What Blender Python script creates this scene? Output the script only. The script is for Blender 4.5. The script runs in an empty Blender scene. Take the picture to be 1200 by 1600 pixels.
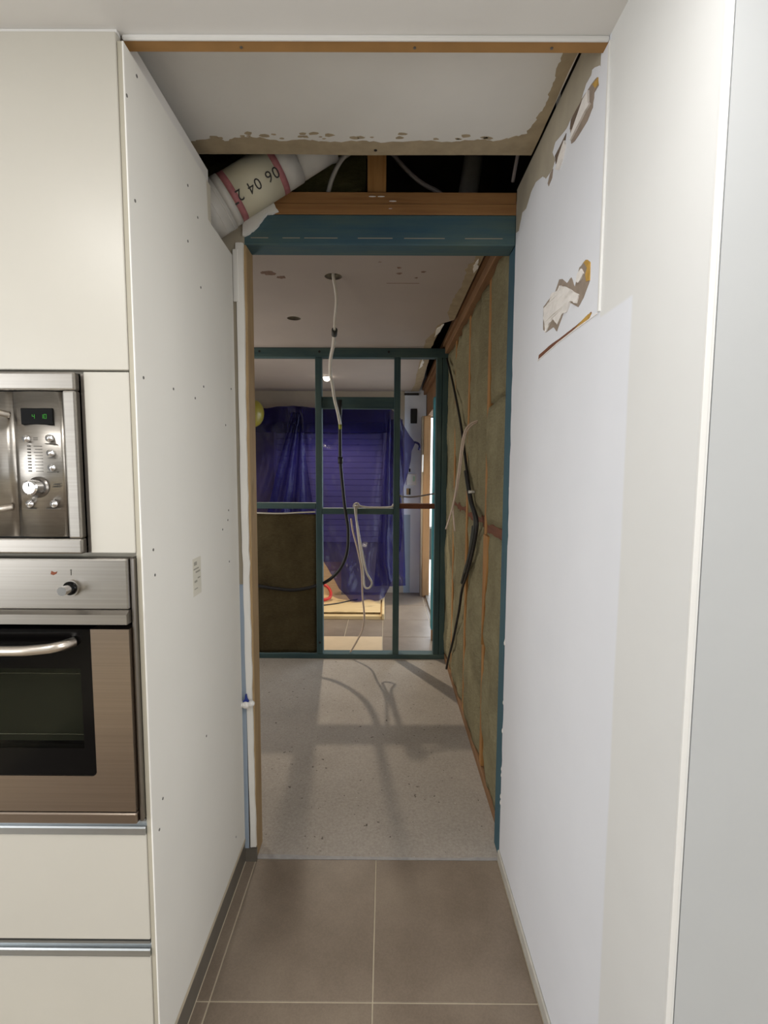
import bpy, bmesh, math, random
from mathutils import Vector, Matrix, noise
from mathutils.geometry import tessellate_polygon

random.seed(7)
C = bpy.context.scene.collection
SC = bpy.context.scene

# ---------------------------------------------------------------- camera
cam_data = bpy.data.cameras.new('camera')
cam = bpy.data.objects.new('camera', cam_data)
C.objects.link(cam)
FPX = 780.0                                   # focal length in pixels of the 1200 x 1600 frame
cam_data.sensor_fit = 'VERTICAL'
cam_data.sensor_height = 36.0
cam_data.lens = FPX / 1600.0 * 36.0
cam_data.clip_start = 0.02
PITCH, YAW, ROLL = math.atan(68.0 / FPX), 2.0 / FPX, 0.0052
cam.matrix_world = (Matrix.Translation((0, 0, 1.5)) @ Matrix.Rotation(YAW, 4, 'Z')
                    @ Matrix.Rotation(math.pi / 2 - PITCH, 4, 'X') @ Matrix.Rotation(ROLL, 4, 'Z'))
SC.camera = cam

# ---------------------------------------------------------------- sky, lamps, exposure
world = bpy.data.worlds.new('sky')
SC.world = world
world.use_nodes = True
wn = world.node_tree.nodes
wn['Background'].inputs[0].default_value = (0.80, 0.90, 1.0, 1)
wn['Background'].inputs[1].default_value = 4.5

def lamp(name, kind, loc, energy, color, rot=(0, 0, 0), **kw):
    d = bpy.data.lights.new(name, kind)
    d.energy, d.color = energy, color
    for k, v in kw.items():
        setattr(d, k, v)
    o = bpy.data.objects.new(name, d)
    C.objects.link(o)
    o.location, o.rotation_euler = loc, rot
    return o

# kitchen ceiling downlights behind and above the camera
for (x, y, e) in ((-1.0, 0.05, 9.0), (0.15, 0.35, 9.0), (0.9, -0.8, 8.0), (-0.9, -1.6, 8.0)):
    lamp('downlight_lamp', 'AREA', (x, y, 2.352), e, (1.0, 0.99, 0.97), shape='DISK', size=0.30)
# large unseen fill lights added left and right of the camera, behind it
lamp('kitchen_side_fill', 'AREA', (-2.9, -1.1, 1.5), 56.0, (0.96, 0.98, 1.0), (0, -math.pi / 2, 0), shape='RECTANGLE', size=1.5, size_y=2.2)
lamp('kitchen_side_fill', 'AREA', (2.9, -1.7, 1.5), 46.0, (1.0, 1.0, 1.0), (0, math.pi / 2, 0), shape='RECTANGLE', size=1.5, size_y=2.2)
# soft fill light added in the unseen left part of the back room
lamp('back_room_fill', 'AREA', (-1.93, 3.45, 1.35), 15.0, (1.0, 0.95, 0.88), (0, -math.pi / 2, 0), shape='RECTANGLE', size=1.6, size_y=0.55)
# the lit downlight in the far room
lamp('far_downlight_lamp', 'SPOT', (-0.585, 5.02, 2.335), 120.0, (1.0, 0.86, 0.68), spot_size=math.radians(128), spot_blend=0.5, shadow_soft_size=0.022)

SC.view_settings.view_transform = 'Standard'
SC.view_settings.look = 'None'
SC.view_settings.gamma = 1.0
SC.view_settings.use_curve_mapping = False
SC.view_settings.exposure = 0.0
SC.cycles.max_bounces = 10
SC.cycles.diffuse_bounces = 5
SC.cycles.transparent_max_bounces = 12
SC.cycles.sample_clamp_indirect = 4.0

# ---------------------------------------------------------------- materials
def srgb(h):
    h = h.lstrip('#')
    f = lambda c: c / 12.92 if c <= 0.04045 else ((c + 0.055) / 1.055) ** 2.4
    return tuple(f(int(h[i:i + 2], 16) / 255) for i in (0, 2, 4)) + (1.0,)

class NT:
    """a small node-tree builder"""
    def __init__(s, name):
        s.m = bpy.data.materials.new(name)
        s.m.use_nodes = True
        s.t = s.m.node_tree
        s.b = s.t.nodes['Principled BSDF']
        s.out = s.t.nodes['Material Output']
        s.co = s.t.nodes.new('ShaderNodeTexCoord')
    def n(s, kind, **kw):
        x = s.t.nodes.new('ShaderNode' + kind)
        for k, v in kw.items():
            if k in x.inputs: x.inputs[k].default_value = v
            else: setattr(x, k, v)
        return x
    def l(s, a, b): s.t.links.new(a, b)
    def noise(s, scale, detail=3, rough=0.55, stretch=(1, 1, 1)):
        mp = s.n('Mapping'); mp.inputs['Scale'].default_value = stretch
        s.l(s.co.outputs['Object'], mp.inputs['Vector'])
        x = s.n('TexNoise', Scale=scale, Detail=detail, Roughness=rough)
        s.l(mp.outputs[0], x.inputs['Vector'])
        return x.outputs[0]
    def ramp(s, fac, stops):
        r = s.n('ValToRGB'); e = r.color_ramp.elements
        while len(e) < len(stops): e.new(0.5)
        for i, (p, c) in enumerate(stops):
            e[i].position = p; e[i].color = srgb(c) if isinstance(c, str) else c
        s.l(fac, r.inputs[0])
        return r.outputs[0]
    def mix(s, fac, a, b, blend='MIX'):
        x = s.n('MixRGB', blend_type=blend)
        for i, v in ((0, fac), (1, a), (2, b)):
            if isinstance(v, (int, float)): x.inputs[i].default_value = v
            elif isinstance(v, tuple): x.inputs[i].default_value = v
            else: s.l(v, x.inputs[i])
        return x.outputs[0]
    def base(s, c):
        if isinstance(c, tuple): s.b.inputs['Base Color'].default_value = c
        else: s.l(c, s.b.inputs['Base Color'])
    def bump(s, h, strength=0.2, dist=0.01):
        x = s.n('Bump', Strength=strength, Distance=dist)
        s.l(h, x.inputs['Height']); s.l(x.outputs[0], s.b.inputs['Normal'])
    def set(s, **kw):
        for k, v in kw.items(): s.b.inputs[k.replace('_', ' ')].default_value = v
        return s

def plain(name, col, rough=0.5, metal=0.0, var=0.06, scale=6, bump=0.0, bscale=60, **kw):
    a = NT(name); c = srgb(col)
    d = tuple(v * (1 - var * 2) for v in c[:3]) + (1,)
    a.base(a.ramp(a.noise(scale), [(0.3, d), (0.65, c)]))
    a.set(Roughness=rough, Metallic=metal, **kw)
    if bump: a.bump(a.noise(bscale), bump, 0.004)
    return a.m

def timber(name, light, dark, axis, rough=0.7, knots=True):
    a = NT(name)
    st = [26, 26, 26]; st['xyz'.index(axis)] = 1.2
    g = a.noise(1.6, 6, 0.65, tuple(st))
    col = a.ramp(g, [(0.32, dark), (0.52, light), (0.7, dark)])
    if knots:
        st2 = [9, 9, 9]; st2['xyz'.index(axis)] = 3.2
        k = a.ramp(a.noise(1.0, 2, 0.5, tuple(st2)), [(0.66, (0, 0, 0, 1)), (0.74, (1, 1, 1, 1))])
        col = a.mix(k, col, tuple(v * 0.35 for v in srgb(dark)[:3]) + (1,))
    big = a.noise(3.0, 3)
    col = a.mix(0.45, col, a.ramp(big, [(0.3, dark), (0.7, light)]))
    a.base(col); a.set(Roughness=rough); a.bump(g, 0.25, 0.003)
    return a.m

def treated(name, axis, c1='#365256', c2='#4a5f5b', c3='#28434d', pale='#5d716b'):
    a = NT(name)
    st = [5, 5, 5]; st['xyz'.index(axis)] = 1.4
    col = a.ramp(a.noise(1.5, 5, 0.6, tuple(st)), [(0.28, c3), (0.45, c1), (0.62, c2), (0.78, pale)])
    g = [40, 40, 40]; g['xyz'.index(axis)] = 1.5
    gr = a.noise(1.5, 5, 0.6, tuple(g))
    col = a.mix(0.35, col, a.ramp(gr, [(0.35, c3), (0.65, c2)]))
    a.base(col); a.set(Roughness=0.7); a.bump(gr, 0.2, 0.003)
    return a.m

def steel(name, col='#a49f98', rough=0.33, axis=0):
    a = NT(name)
    st = [260, 260, 260]; st[axis] = 2
    g = a.noise(1.0, 3, 0.6, tuple(st))
    c = srgb(col)
    a.base(a.ramp(g, [(0.3, tuple(v * 0.86 for v in c[:3]) + (1,)), (0.7, c)]))
    a.set(Metallic=1.0, Roughness=rough)
    a.bump(g, 0.04, 0.001)
    return a.m

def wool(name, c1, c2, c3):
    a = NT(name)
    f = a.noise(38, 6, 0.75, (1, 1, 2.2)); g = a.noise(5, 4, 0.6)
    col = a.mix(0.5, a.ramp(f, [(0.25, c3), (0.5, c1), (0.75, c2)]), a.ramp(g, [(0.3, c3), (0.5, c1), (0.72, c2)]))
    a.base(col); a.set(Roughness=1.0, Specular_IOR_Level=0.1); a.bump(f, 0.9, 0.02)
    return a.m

def emissive(name, col, strength):
    a = NT(name)
    a.base((0, 0, 0, 1)); a.b.inputs['Emission Color'].default_value = srgb(col); a.b.inputs['Emission Strength'].default_value = strength
    return a.m

def m_tile():
    a = NT('brown_porcelain')
    g = a.noise(3.2, 6, 0.6); f = a.noise(160, 3, 0.7)
    rnd = a.n('ObjectInfo').outputs['Random']
    col = a.ramp(g, [(0.3, '#716455'), (0.5, '#827465'), (0.7, '#938574')])
    col = a.mix(0.18, col, a.ramp(f, [(0.35, '#5c4f44'), (0.65, '#948577')]))
    col = a.mix(0.10, col, a.ramp(rnd, [(0.0, '#5e5045'), (1.0, '#93857a')]))
    a.base(col); a.set(Roughness=0.42); a.bump(f, 0.05, 0.001)
    return a.m

def m_concrete():
    a = NT('concrete_slab')
    g = a.noise(2.2, 5, 0.6); f = a.noise(95, 4, 0.8); s = a.noise(46, 2, 0.5)
    col = a.ramp(g, [(0.3, '#979087'), (0.5, '#a59d94'), (0.72, '#b2aaa1')])
    col = a.mix(0.35, col, a.ramp(f, [(0.3, '#6a625b'), (0.5, '#9f978e'), (0.72, '#c2bab0')]))
    col = a.mix(a.ramp(s, [(0.70, (0, 0, 0, 1)), (0.74, (1, 1, 1, 1))]), col, srgb('#5d544d'))
    s2 = a.noise(60, 2, 0.5, (1.3, 1, 1))
    col = a.mix(a.ramp(s2, [(0.74, (0, 0, 0, 1)), (0.78, (1, 1, 1, 1))]), col, srgb('#c4beb6'))
    a.base(col); a.set(Roughness=0.8); a.bump(f, 0.12, 0.003)
    return a.m

def m_right_wall():
    """older bluish white paint on the far part of the wall, warmer paint on the near part"""
    a = NT('two_paint_wall')
    sp = a.n('SeparateXYZ'); a.l(a.n('NewGeometry').outputs['Position'], sp.inputs[0])
    wob = a.noise(2.5, 2)
    def step(src, edge, w=0.004):
        mr = a.n('MapRange'); mr.inputs['From Min'].default_value = edge - w; mr.inputs['From Max'].default_value = edge + w
        a.l(src, mr.inputs['Value']); return mr.outputs[0]
    ad = a.n('Math', operation='MULTIPLY_ADD'); a.l(wob, ad.inputs[0]); ad.inputs[1].default_value = 0.012; a.l(sp.outputs[1], ad.inputs[2])
    near_low = step(ad.outputs[0], 0.941); near_up = step(sp.outputs[1], 1.072, 0.002); up = step(sp.outputs[2], 1.815, 0.003)
    mx = a.n('MixRGB'); a.l(up, mx.inputs[0]); a.l(near_low, mx.inputs[1]); a.l(near_up, mx.inputs[2])
    col = a.mix(mx.outputs[0], srgb('#dadad8'), srgb('#e0e2e8'))
    col = a.mix(0.06, col, a.ramp(a.noise(5), [(0.3, '#b0b0b4'), (0.7, '#e8e8e8')]))
    a.base(col); a.set(Roughness=0.6); a.bump(a.noise(120), 0.04, 0.002)
    return a.m

def m_plastic():
    a = NT('blue_plastic_film')
    a.base(a.ramp(a.noise(3, 3), [(0.3, '#15134a'), (0.7, '#201d60')]))
    a.set(Roughness=0.25); a.bump(a.noise(9, 4, 0.6, (2, 1, 1)), 0.35, 0.02)
    tl = a.n('BsdfTranslucent'); tl.inputs[0].default_value = srgb('#211e78')
    tr = a.n('BsdfTransparent'); tr.inputs[0].default_value = srgb('#a9a6cc')
    m1 = a.n('MixShader'); m1.inputs[0].default_value = 0.35
    a.l(a.b.outputs[0], m1.inputs[1]); a.l(tl.outputs[0], m1.inputs[2])
    m2 = a.n('MixShader'); m2.inputs[0].default_value = 0.52
    a.l(m1.outputs[0], m2.inputs[1]); a.l(tr.outputs[0], m2.inputs[2])
    a.l(m2.outputs[0], a.out.inputs[0])
    return a.m

def m_oven_glass():
    a = NT('tinted_oven_glass')
    a.base((0.004, 0.004, 0.004, 1)); a.set(Roughness=0.05)
    tr = a.n('BsdfTransparent'); tr.inputs[0].default_value = (0.62, 0.63, 0.58, 1)
    m = a.n('MixShader'); m.inputs[0].default_value = 0.85
    a.l(a.b.outputs[0], m.inputs[1]); a.l(tr.outputs[0], m.inputs[2]); a.l(m.outputs[0], a.out.inputs[0])
    return a.m

M = dict(
    cream=plain('cream_lacquer', '#c8c4ba', 0.35, var=0.01), cream_edge=plain('cream_board_edge', '#cfc9b9', 0.5, var=0.02),
    carcass=plain('carcass_board', '#b9b4a6', 0.6),
    ceiling=plain('ceiling_paint', '#e0dedb', 0.8, var=0.01), bead=plain('white_gloss_paint', '#dfdedb', 0.5, var=0.01),
    board=plain('grey_plasterboard', '#e4e2db', 0.75, var=0.015, scale=3, bump=0.05), board_edge=plain('plasterboard_edge', '#efede8', 0.8, var=0.03),
    soffit=plain('soffit_paint', '#dcdad6', 0.85, var=0.02, bump=0.1, bscale=40),
    back_ceiling=plain('old_ceiling_paint', '#ada29b', 0.85, var=0.03, scale=2.5, bump=0.05),
    paper=plain('torn_beige_paper', '#ab9b80', 0.9, var=0.1, scale=20, bump=0.2), paper_brown=plain('brown_liner_paper', '#968779', 0.9, var=0.1, scale=40),
    paper_dark=plain('shaded_liner_paper', '#6b5a4c', 0.9, var=0.1, scale=40), band=plain('bare_board_paper', '#a89f8d', 0.9, var=0.06, scale=12),
    gypsum=plain('crumbled_gypsum', '#e6e1dc', 0.95, var=0.05, scale=50, bump=0.7, bscale=50), glue=plain('yellow_glue', '#c39a4a', 0.6, var=0.15, scale=60),
    old_plaster=plain('old_beige_plaster', '#b5ab98', 0.85, var=0.05, bump=0.1), blue_paint=plain('pale_blue_paint', '#a4b2c2', 0.7, var=0.03),
    white_wall=plain('pale_wall_paint', '#e6ebf5', 0.7, var=0.02), front_wall=plain('front_wall_paint', '#b4b6b7', 0.65, var=0.01),
    far_wall=plain('far_wall_paint', '#b7ab98', 0.8, var=0.04), shaded_edge=plain('shaded_beige_edge', '#b5af9f', 0.7, var=0.02), stamp=plain('stamp_paper', '#d8d4c6', 0.8), stamp_ink=plain('faded_ink', '#a19e92', 0.8), plug=plain('screw_hole', '#6e6c68', 0.8),
    steel=steel('brushed_steel'), steel_dark=steel('brushed_steel_brown', '#9a8c7f', 0.30), steel_frame=steel('dark_steel_frame', '#8a8580', 0.3, 2),
    chrome=plain('chrome', '#e8e8ea', 0.06, 1.0, var=0.0), handle=steel('satin_handle', '#d8cfc4', 0.3),
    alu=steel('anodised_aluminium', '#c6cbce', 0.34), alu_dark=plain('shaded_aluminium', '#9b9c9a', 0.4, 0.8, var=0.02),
    black=plain('black_glass', '#090808', 0.12, var=0.0, Specular_IOR_Level=0.12), glass=m_oven_glass(), cavity=plain('oven_enamel', '#66675d', 0.5), wire=plain('rack_wire', '#bdb9b0', 0.25, 1.0),
    print=plain('grey_print', '#55524c', 0.7), red_print=plain('red_brown_print', '#7a3a18', 0.6), led=emissive('green_display', '#37d01e', 0.5),
    tile=m_tile(), skirt=plain('skirting_tile', '#6d675e', 0.45, var=0.08, scale=9), grout=plain('cream_grout', '#c9bda6', 0.9, var=0.05, scale=30),
    concrete=m_concrete(), adhesive=plain('adhesive_residue', '#a7a4a3', 0.85, var=0.08, scale=40, bump=0.3), rwall=m_right_wall(), skirt_r=plain('pale_skirting', '#b9b5ac', 0.7, var=0.08, scale=30),
    tx=treated('teal_timber_x', 'x'), tz=treated('teal_timber_z', 'z'), ty=treated('teal_timber_y', 'y'),
    bx=treated('blue_beam', 'x', '#3a5a66', '#4f645f', '#2b4d62', '#64766f'), bz=treated('blue_stud', 'z', '#2f5668', '#3a606a', '#25485a', '#446873'),
    teal_bright=treated('bright_teal_timber_z', 'z', '#4c8f96', '#5d9a9c', '#3a7f8c', '#79adac'), display=plain('display_black', '#060606', 0.5, var=0.0, Specular_IOR_Level=0.1),
    wx=timber('orange_pine_x', '#a37748', '#7e5630', 'x'), wz=timber('orange_pine_z', '#b5874f', '#936334', 'z'), wy=timber('orange_pine_y', '#94704d', '#6f4f34', 'y'),
    pz=timber('pale_pine_z', '#b59a72', '#907551', 'z'), sz=timber('stud_pine_z', '#a37d55', '#80603e', 'z'), red=timber('red_timber_y', '#7a4a30', '#5c3423', 'y'),
    mdf=plain('brown_board_edge', '#a67d4a', 0.8, var=0.08, scale=14), wool=wool('mineral_wool', '#a39b7d', '#bdb595', '#877f67'),
    wool_shaded=wool('shaded_brown_wool', '#6c624a', '#82785d', '#564d3a'), wool_green=wool('green_mineral_wool', '#aba878', '#c4c190', '#85835a'), foil=plain('pale_batt_facing', '#d5cfc0', 0.8),  # frame batt wool is brownish, darkened further for the shade on it
    film=m_plastic(), shutter=plain('white_shutter', '#c9c3c2', 0.5, var=0.02), yellow=plain('yellow_rubber', '#8f8434', 0.3, var=0.03, Subsurface_Weight=0.1),
    ply=timber('pale_plywood', '#dfc595', '#cbab76', 'x', knots=True), ply_edge=plain('dark_ply_edge', '#6f5a36', 0.8, var=0.2, scale=60), floor_beige=plain('flat_beige', '#cbb494', 0.85, var=0.04),
    hose=plain('red_rubber_hose', '#c2281f', 0.4), black_rubber=plain('black_cable_sheath', '#1c1b1d', 0.5, var=0.0), white_cable=plain('white_cable_sheath', '#d9d4cb', 0.45, var=0.02),
    pink_cable=plain('pinkish_cable_sheath', '#d8c4b4', 0.45, var=0.03), grey_cable=plain('grey_cable_sheath', '#8b8280', 0.5), tape=plain('dark_tape', '#3d3f3c', 0.6), green_tape=plain('yellow_green_tape', '#a8ad3c', 0.6),
    pvc=plain('cream_pipe', '#c4bfa9', 0.45, var=0.03, scale=8), pvc_white=plain('pale_pipe_end', '#bdbab4', 0.5, var=0.06, scale=16), pink=plain('faded_pink_stripe', '#a5686b', 0.6, var=0.12, scale=50),
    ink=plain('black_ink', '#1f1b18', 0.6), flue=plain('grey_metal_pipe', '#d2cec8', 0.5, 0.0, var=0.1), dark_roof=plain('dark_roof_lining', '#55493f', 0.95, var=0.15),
    dark=plain('dark_building_paper', '#2f2b26', 0.95), black_metal=plain('black_metal', '#17161a', 0.5), plastic=plain('white_plastic', '#eceae6', 0.35, var=0.01), blue_valve=plain('blue_plastic', '#24388f', 0.4),
    green_glow=plain('pale_green_cover', '#bfe0c4', 0.4), socket=plain('brown_wall_box', '#a98a5c', 0.7), screw=plain('dull_screw_head', '#77736c', 0.5, 0.6),
    ground=plain('pale_paving', '#c9c6bf', 0.9), lamp_glow=emissive('lamp_face', '#fff3df', 14.0), stain=plain('brown_stain', '#83685a', 0.9, var=0.15, scale=50),
)

# ---------------------------------------------------------------- mesh helpers (all shapes in world metres)
def BM(): return bmesh.new()

def box(bm, x0, x1, y0, y1, z0, z1, bev=0.0, seg=1):
    t = bmesh.new()
    r = bmesh.ops.create_cube(t, size=1.0)
    bmesh.ops.scale(t, vec=(x1 - x0, y1 - y0, z1 - z0), verts=t.verts)
    bmesh.ops.translate(t, vec=((x0 + x1) / 2, (y0 + y1) / 2, (z0 + z1) / 2), verts=t.verts)
    if bev: bmesh.ops.bevel(t, geom=t.edges[:], offset=bev, segments=seg, affect='EDGES', profile=0.5)
    merge(bm, t)
    return bm

def merge(bm, t):
    me = bpy.data.meshes.new('tmp'); t.to_mesh(me); t.free(); bm.from_mesh(me); bpy.data.meshes.remove(me)

def B(*a, **k): return box(BM(), *a, **k)

def frame_of(d):
    d = d.normalized(); u = Vector((0, 0, 1)) if abs(d.z) < 0.9 else Vector((1, 0, 0))
    a = d.cross(u).normalized(); return a, d.cross(a).normalized()

def smooth(pts, k=6):
    P = [Vector(p) for p in pts]
    if len(P) < 3: return P
    out = []
    for i in range(len(P) - 1):
        p0, p1, p2, p3 = P[max(i - 1, 0)], P[i], P[i + 1], P[min(i + 2, len(P) - 1)]
        for j in range(k):
            t = j / k
            out.append(0.5 * ((2 * p1) + (p2 - p0) * t + (2 * p0 - 5 * p1 + 4 * p2 - p3) * t * t + (3 * p1 - p0 - 3 * p2 + p3) * t ** 3))
    return out + [P[-1]]

def tube(bm, pts, r, n=8, k=5):
    P = smooth(pts, k) if k else [Vector(p) for p in pts]
    a = None; rings = []
    for i, p in enumerate(P):
        d = (P[min(i + 1, len(P) - 1)] - P[max(i - 1, 0)]).normalized()
        if a is None: a, _ = frame_of(d)
        a = (a - d * a.dot(d)).normalized(); b = d.cross(a)
        rr = r(i / (len(P) - 1)) if callable(r) else r
        rings.append([bm.verts.new(p + (a * math.cos(2 * math.pi * j / n) + b * math.sin(2 * math.pi * j / n)) * rr) for j in range(n)])
    for q, w in zip(rings, rings[1:]):
        for j in range(n): bm.faces.new((q[j], q[(j + 1) % n], w[(j + 1) % n], w[j]))
    bm.faces.new(rings[0][::-1]); bm.faces.new(rings[-1])
    return bm

def cyl(bm, a, b, r, n=20, r2=None):
    return tube(bm, [a, b], (lambda t: r + ((r2 or r) - r) * t), n, 0)

def prism(bm, poly, axis, a, b):
    """a polygon given in the other two axes, extruded along `axis` from a to b"""
    i = 'xyz'.index(axis); o = [j for j in range(3) if j != i]
    def v(p, h):
        q = [0, 0, 0]; q[i] = h; q[o[0]], q[o[1]] = p; return bm.verts.new(q)
    A = [v(p, a) for p in poly]; Bv = [v(p, b) for p in poly]
    n = len(poly)
    for t in tessellate_polygon([[Vector((p[0], p[1], 0)) for p in poly]]):
        for V_ in (A, Bv):
            try: bm.faces.new([V_[k] for k in t])
            except ValueError: pass
    for k in range(n): bm.faces.new((A[k], Bv[k], Bv[(k + 1) % n], A[(k + 1) % n]))
    bmesh.ops.recalc_face_normals(bm, faces=bm.faces[:])
    return bm

def slab_with_holes(outer, holes, z0, z1):
    bm = BM(); ed = []
    for loop in [outer] + holes:
        vs = [bm.verts.new((x, y, z0)) for x, y in loop]
        ed += [bm.edges.new((vs[i], vs[(i + 1) % len(vs)])) for i in range(len(vs))]
    r = bmesh.ops.triangle_fill(bm, use_beauty=True, use_dissolve=False, edges=ed)
    fs = [f for f in r['geom'] if isinstance(f, bmesh.types.BMFace)]
    e = bmesh.ops.extrude_face_region(bm, geom=fs)
    bmesh.ops.translate(bm, vec=(0, 0, z1 - z0), verts=[v for v in e['geom'] if isinstance(v, bmesh.types.BMVert)])
    bmesh.ops.recalc_face_normals(bm, faces=bm.faces[:])
    return bm

def rag(poly, amp, sub=4, seed=0):
    """a torn outline: subdivide and jitter"""
    out = []; n = len(poly)
    for i in range(n):
        p, q = Vector(poly[i]), Vector(poly[(i + 1) % n])
        for j in range(sub):
            t = j / sub; w = p.lerp(q, t)
            if j: w = w + Vector((noise.noise((w.x * 90, w.y * 90, seed)), noise.noise((w.x * 90, w.y * 90, seed + 9.3)))) * amp
            out.append((w.x, w.y))
    return out

def ob(name, bm, mat, parent=None, shade=False, label=None):
    me = bpy.data.meshes.new(name)
    org = Vector(parent['_o']) if parent is not None else None
    if org is None:
        xs = [v.co for v in bm.verts]
        lo = [min(v[i] for v in xs) for i in range(3)]; hi = [max(v[i] for v in xs) for i in range(3)]
        org = Vector(((lo[0] + hi[0]) / 2, (lo[1] + hi[1]) / 2, lo[2]))
    bmesh.ops.translate(bm, vec=-org, verts=bm.verts)
    bm.to_mesh(me); bm.free()
    me.materials.append(M[mat] if isinstance(mat, str) else mat)
    if shade:
        for p in me.polygons: p.use_smooth = True
    o = bpy.data.objects.new(name, me); C.objects.link(o)
    if parent is not None: o.parent = parent
    else: o.location = org
    o['_o'] = tuple(org)
    if label: o['label'] = label
    return o

def tag(o, label, cat=None, group=None, kind=None):
    o['label'] = label
    if cat: o['category'] = cat
    if group: o['group'] = group
    if kind: o['kind'] = kind
    return o

def thing(name, loc, label, cat, group=None, kind=None):
    o = bpy.data.objects.new(name, None); C.objects.link(o); o.location = loc; o['_o'] = tuple(loc)
    o.empty_display_size = 0.05
    return tag(o, label, cat, group, kind)

def S(o, label): return tag(o, label, None, None, 'structure')

# ================================================================ SETTING
# ---- floor: concrete slab with tiles laid in front of and beyond the doorway
floor = S(ob('floor', B(-2.0, 0.57, 1.80, 3.97, -0.06, 0.0), 'concrete'), 'bare speckled concrete floor beyond the doorway with brown tiles before it')
ob('grout_bed', B(-3.0, 3.0, -3.0, 1.80, -0.06, -0.0025), 'grout', floor, label='cream grout between the brown tiles')
ob('grout_bed', B(-2.0, 0.57, 3.97, 6.2, -0.06, -0.0025), 'grout', floor)
ob('adhesive_line', prism(BM(), rag([(-0.49, 1.797), (0.445, 1.797), (0.445, 1.812), (0.2, 1.808), (-0.1, 1.811), (-0.49, 1.822)], 0.004, 6), 'z', 0.0, 0.0012), 'adhesive', floor, label='grey line of adhesive residue along the tile edge')
def tile(x0, x1, y0, y1):
    g = 0.0022
    ob('tile', B(x0 + g, x1 - g, y0 + g, y1 - g, -0.012, 0.0, bev=0.0008), 'tile', floor)
cols = [-1.867, -1.407, -0.947, -0.489, -0.0285, 0.4385]
rows = [1.7975, 1.282, 0.766, 0.25, -0.266, -0.782]
for j in range(5):
    y1, y0 = rows[j], rows[j + 1]
    if j < 2:
        tile(-0.529, -0.489, y0, y1)
    for i in range(5):
        if j < 2 and i < 3: continue
        tile(cols[i], cols[i + 1], y0, y1)
    if j >= 3:
        for i in range(3): tile(0.4385 + 0.46 * i, 0.4385 + 0.46 * (i + 1), y0, y1)
fcols = [-1.74, -1.28, -0.82, -0.36, -0.018, 0.44, 0.565]
frows = [3.97, 4.352, 4.866, 5.38, 5.96]
for j in range(4):
    for i in range(6): tile(fcols[i], fcols[i + 1], frows[j], frows[j + 1])

# ---- kitchen shell
S(ob('ceiling', B(-3.0, 3.0, -3.0, 1.0865, 2.366, 2.40), 'ceiling'), 'white painted kitchen ceiling in front of the passage')
S(ob('ceiling.003', B(-3.0, -0.545, 1.0865, 1.60, 2.366, 2.40), 'ceiling'), 'white kitchen ceiling over the tall cabinet')
S(ob('trim_1', B(-0.535, 0.445, 1.078, 1.0865, 2.356, 2.3665, bev=0.003), 'bead'), 'thin white bead along the kitchen ceiling edge')
t2 = S(ob('trim_2', B(-0.535, 0.445, 1.0865, 1.112, 2.358, 2.446), 'mdf'), 'bare brown board edge spanning the passage opening')
for x in (-0.30, 0.055, 0.335):
    ob('screw', cyl(BM(), (x, 1.100, 2.3585), (x, 1.100, 2.3565), 0.003, 8), 'screw', t2)
S(ob('wall_rear', B(-3.0, 3.0, -3.02, -3.0, 0, 3.0), 'front_wall'), 'plain rear wall of the kitchen')
S(ob('wall_kitchen_left', B(-3.02, -3.0, -3.0, 1.8, 0, 3.0), 'front_wall'), 'plain kitchen side wall')
S(ob('wall_kitchen_right', B(3.0, 3.02, -3.0, 1.8, 0, 3.0), 'front_wall'), 'plain kitchen wall on the right side')
S(ob('wall_front', B(0.458, 3.0, 0.713, 0.725, 0, 2.46), 'front_wall'), 'smooth pale grey wall facing the kitchen beside the passage corner')
S(ob('wall_kitchen_front', B(-3.0, -1.14, 1.66, 1.70, 0, 3.0), 'front_wall'), 'kitchen wall behind the tall cabinet')

# ---- right passage wall: the torn plasterboard
XW = 0.445
prism_r = [(0.713, 0.0), (1.800, 0.0), (1.800, 2.452), (0.713, 2.452)]
edge_pts = []
for k in range(61):
    z = 2.44 * k / 60
    w = 0.004 * noise.noise((3.1, z * 9, 0)) + (0.006 if noise.noise((1.7, z * 22, 4)) > 0.33 else 0)
    edge_pts.append((1.800 - max(0, w), z))
wr = S(ob('wall_right', prism(BM(), [(0.713, 0.0)] + edge_pts + [(1.800, 2.452), (0.713, 2.452)], 'x', XW, XW + 0.011), 'rwall'), 'white plasterboard passage wall with torn patches and two tones of paint')
def patch(name, poly, mat, h, label=None, amp=0.002, sub=4, seed=0):
    return ob(name, prism(BM(), rag(poly, amp, sub, seed), 'x', XW - h, XW + 0.002), mat, wr, label=label)
BAND = [(1.122, 2.4515), (1.122, 2.340), (1.128, 2.346), (1.168, 2.367), (1.172, 2.359), (1.198, 2.361), (1.213, 2.354), (1.229, 2.341), (1.287, 2.346), (1.319, 2.343), (1.403, 2.363), (1.424, 2.35), (1.399, 2.315), (1.421, 2.304), (1.476, 2.311), (1.503, 2.333), (1.576, 2.356), (1.624, 2.352), (1.675, 2.33), (1.72, 2.34), (1.76, 2.30), (1.795, 2.31), (1.795, 2.4515)]
patch('bare_paper_band', BAND, 'band', 0.0006, 'beige unpainted strip along the top of the wall', 0.003, 3, 2)
patch('torn_patch', [(1.168, 2.337), (1.136, 2.329), (1.127, 2.306), (1.149, 2.307), (1.154, 2.281), (1.181, 2.272), (1.258, 2.276), (1.28, 2.284), (1.29, 2.324), (1.225, 2.345)], 'paper_brown', 0.0011, 'brown torn paper near the top of the wall', 0.002, 3, 3)
patch('torn_patch', [(1.22, 2.34), (1.216, 2.323), (1.238, 2.318), (1.267, 2.308), (1.292, 2.324), (1.287, 2.342), (1.257, 2.343)], 'paper_dark', 0.0015, None, 0.001, 3, 4)
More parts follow.
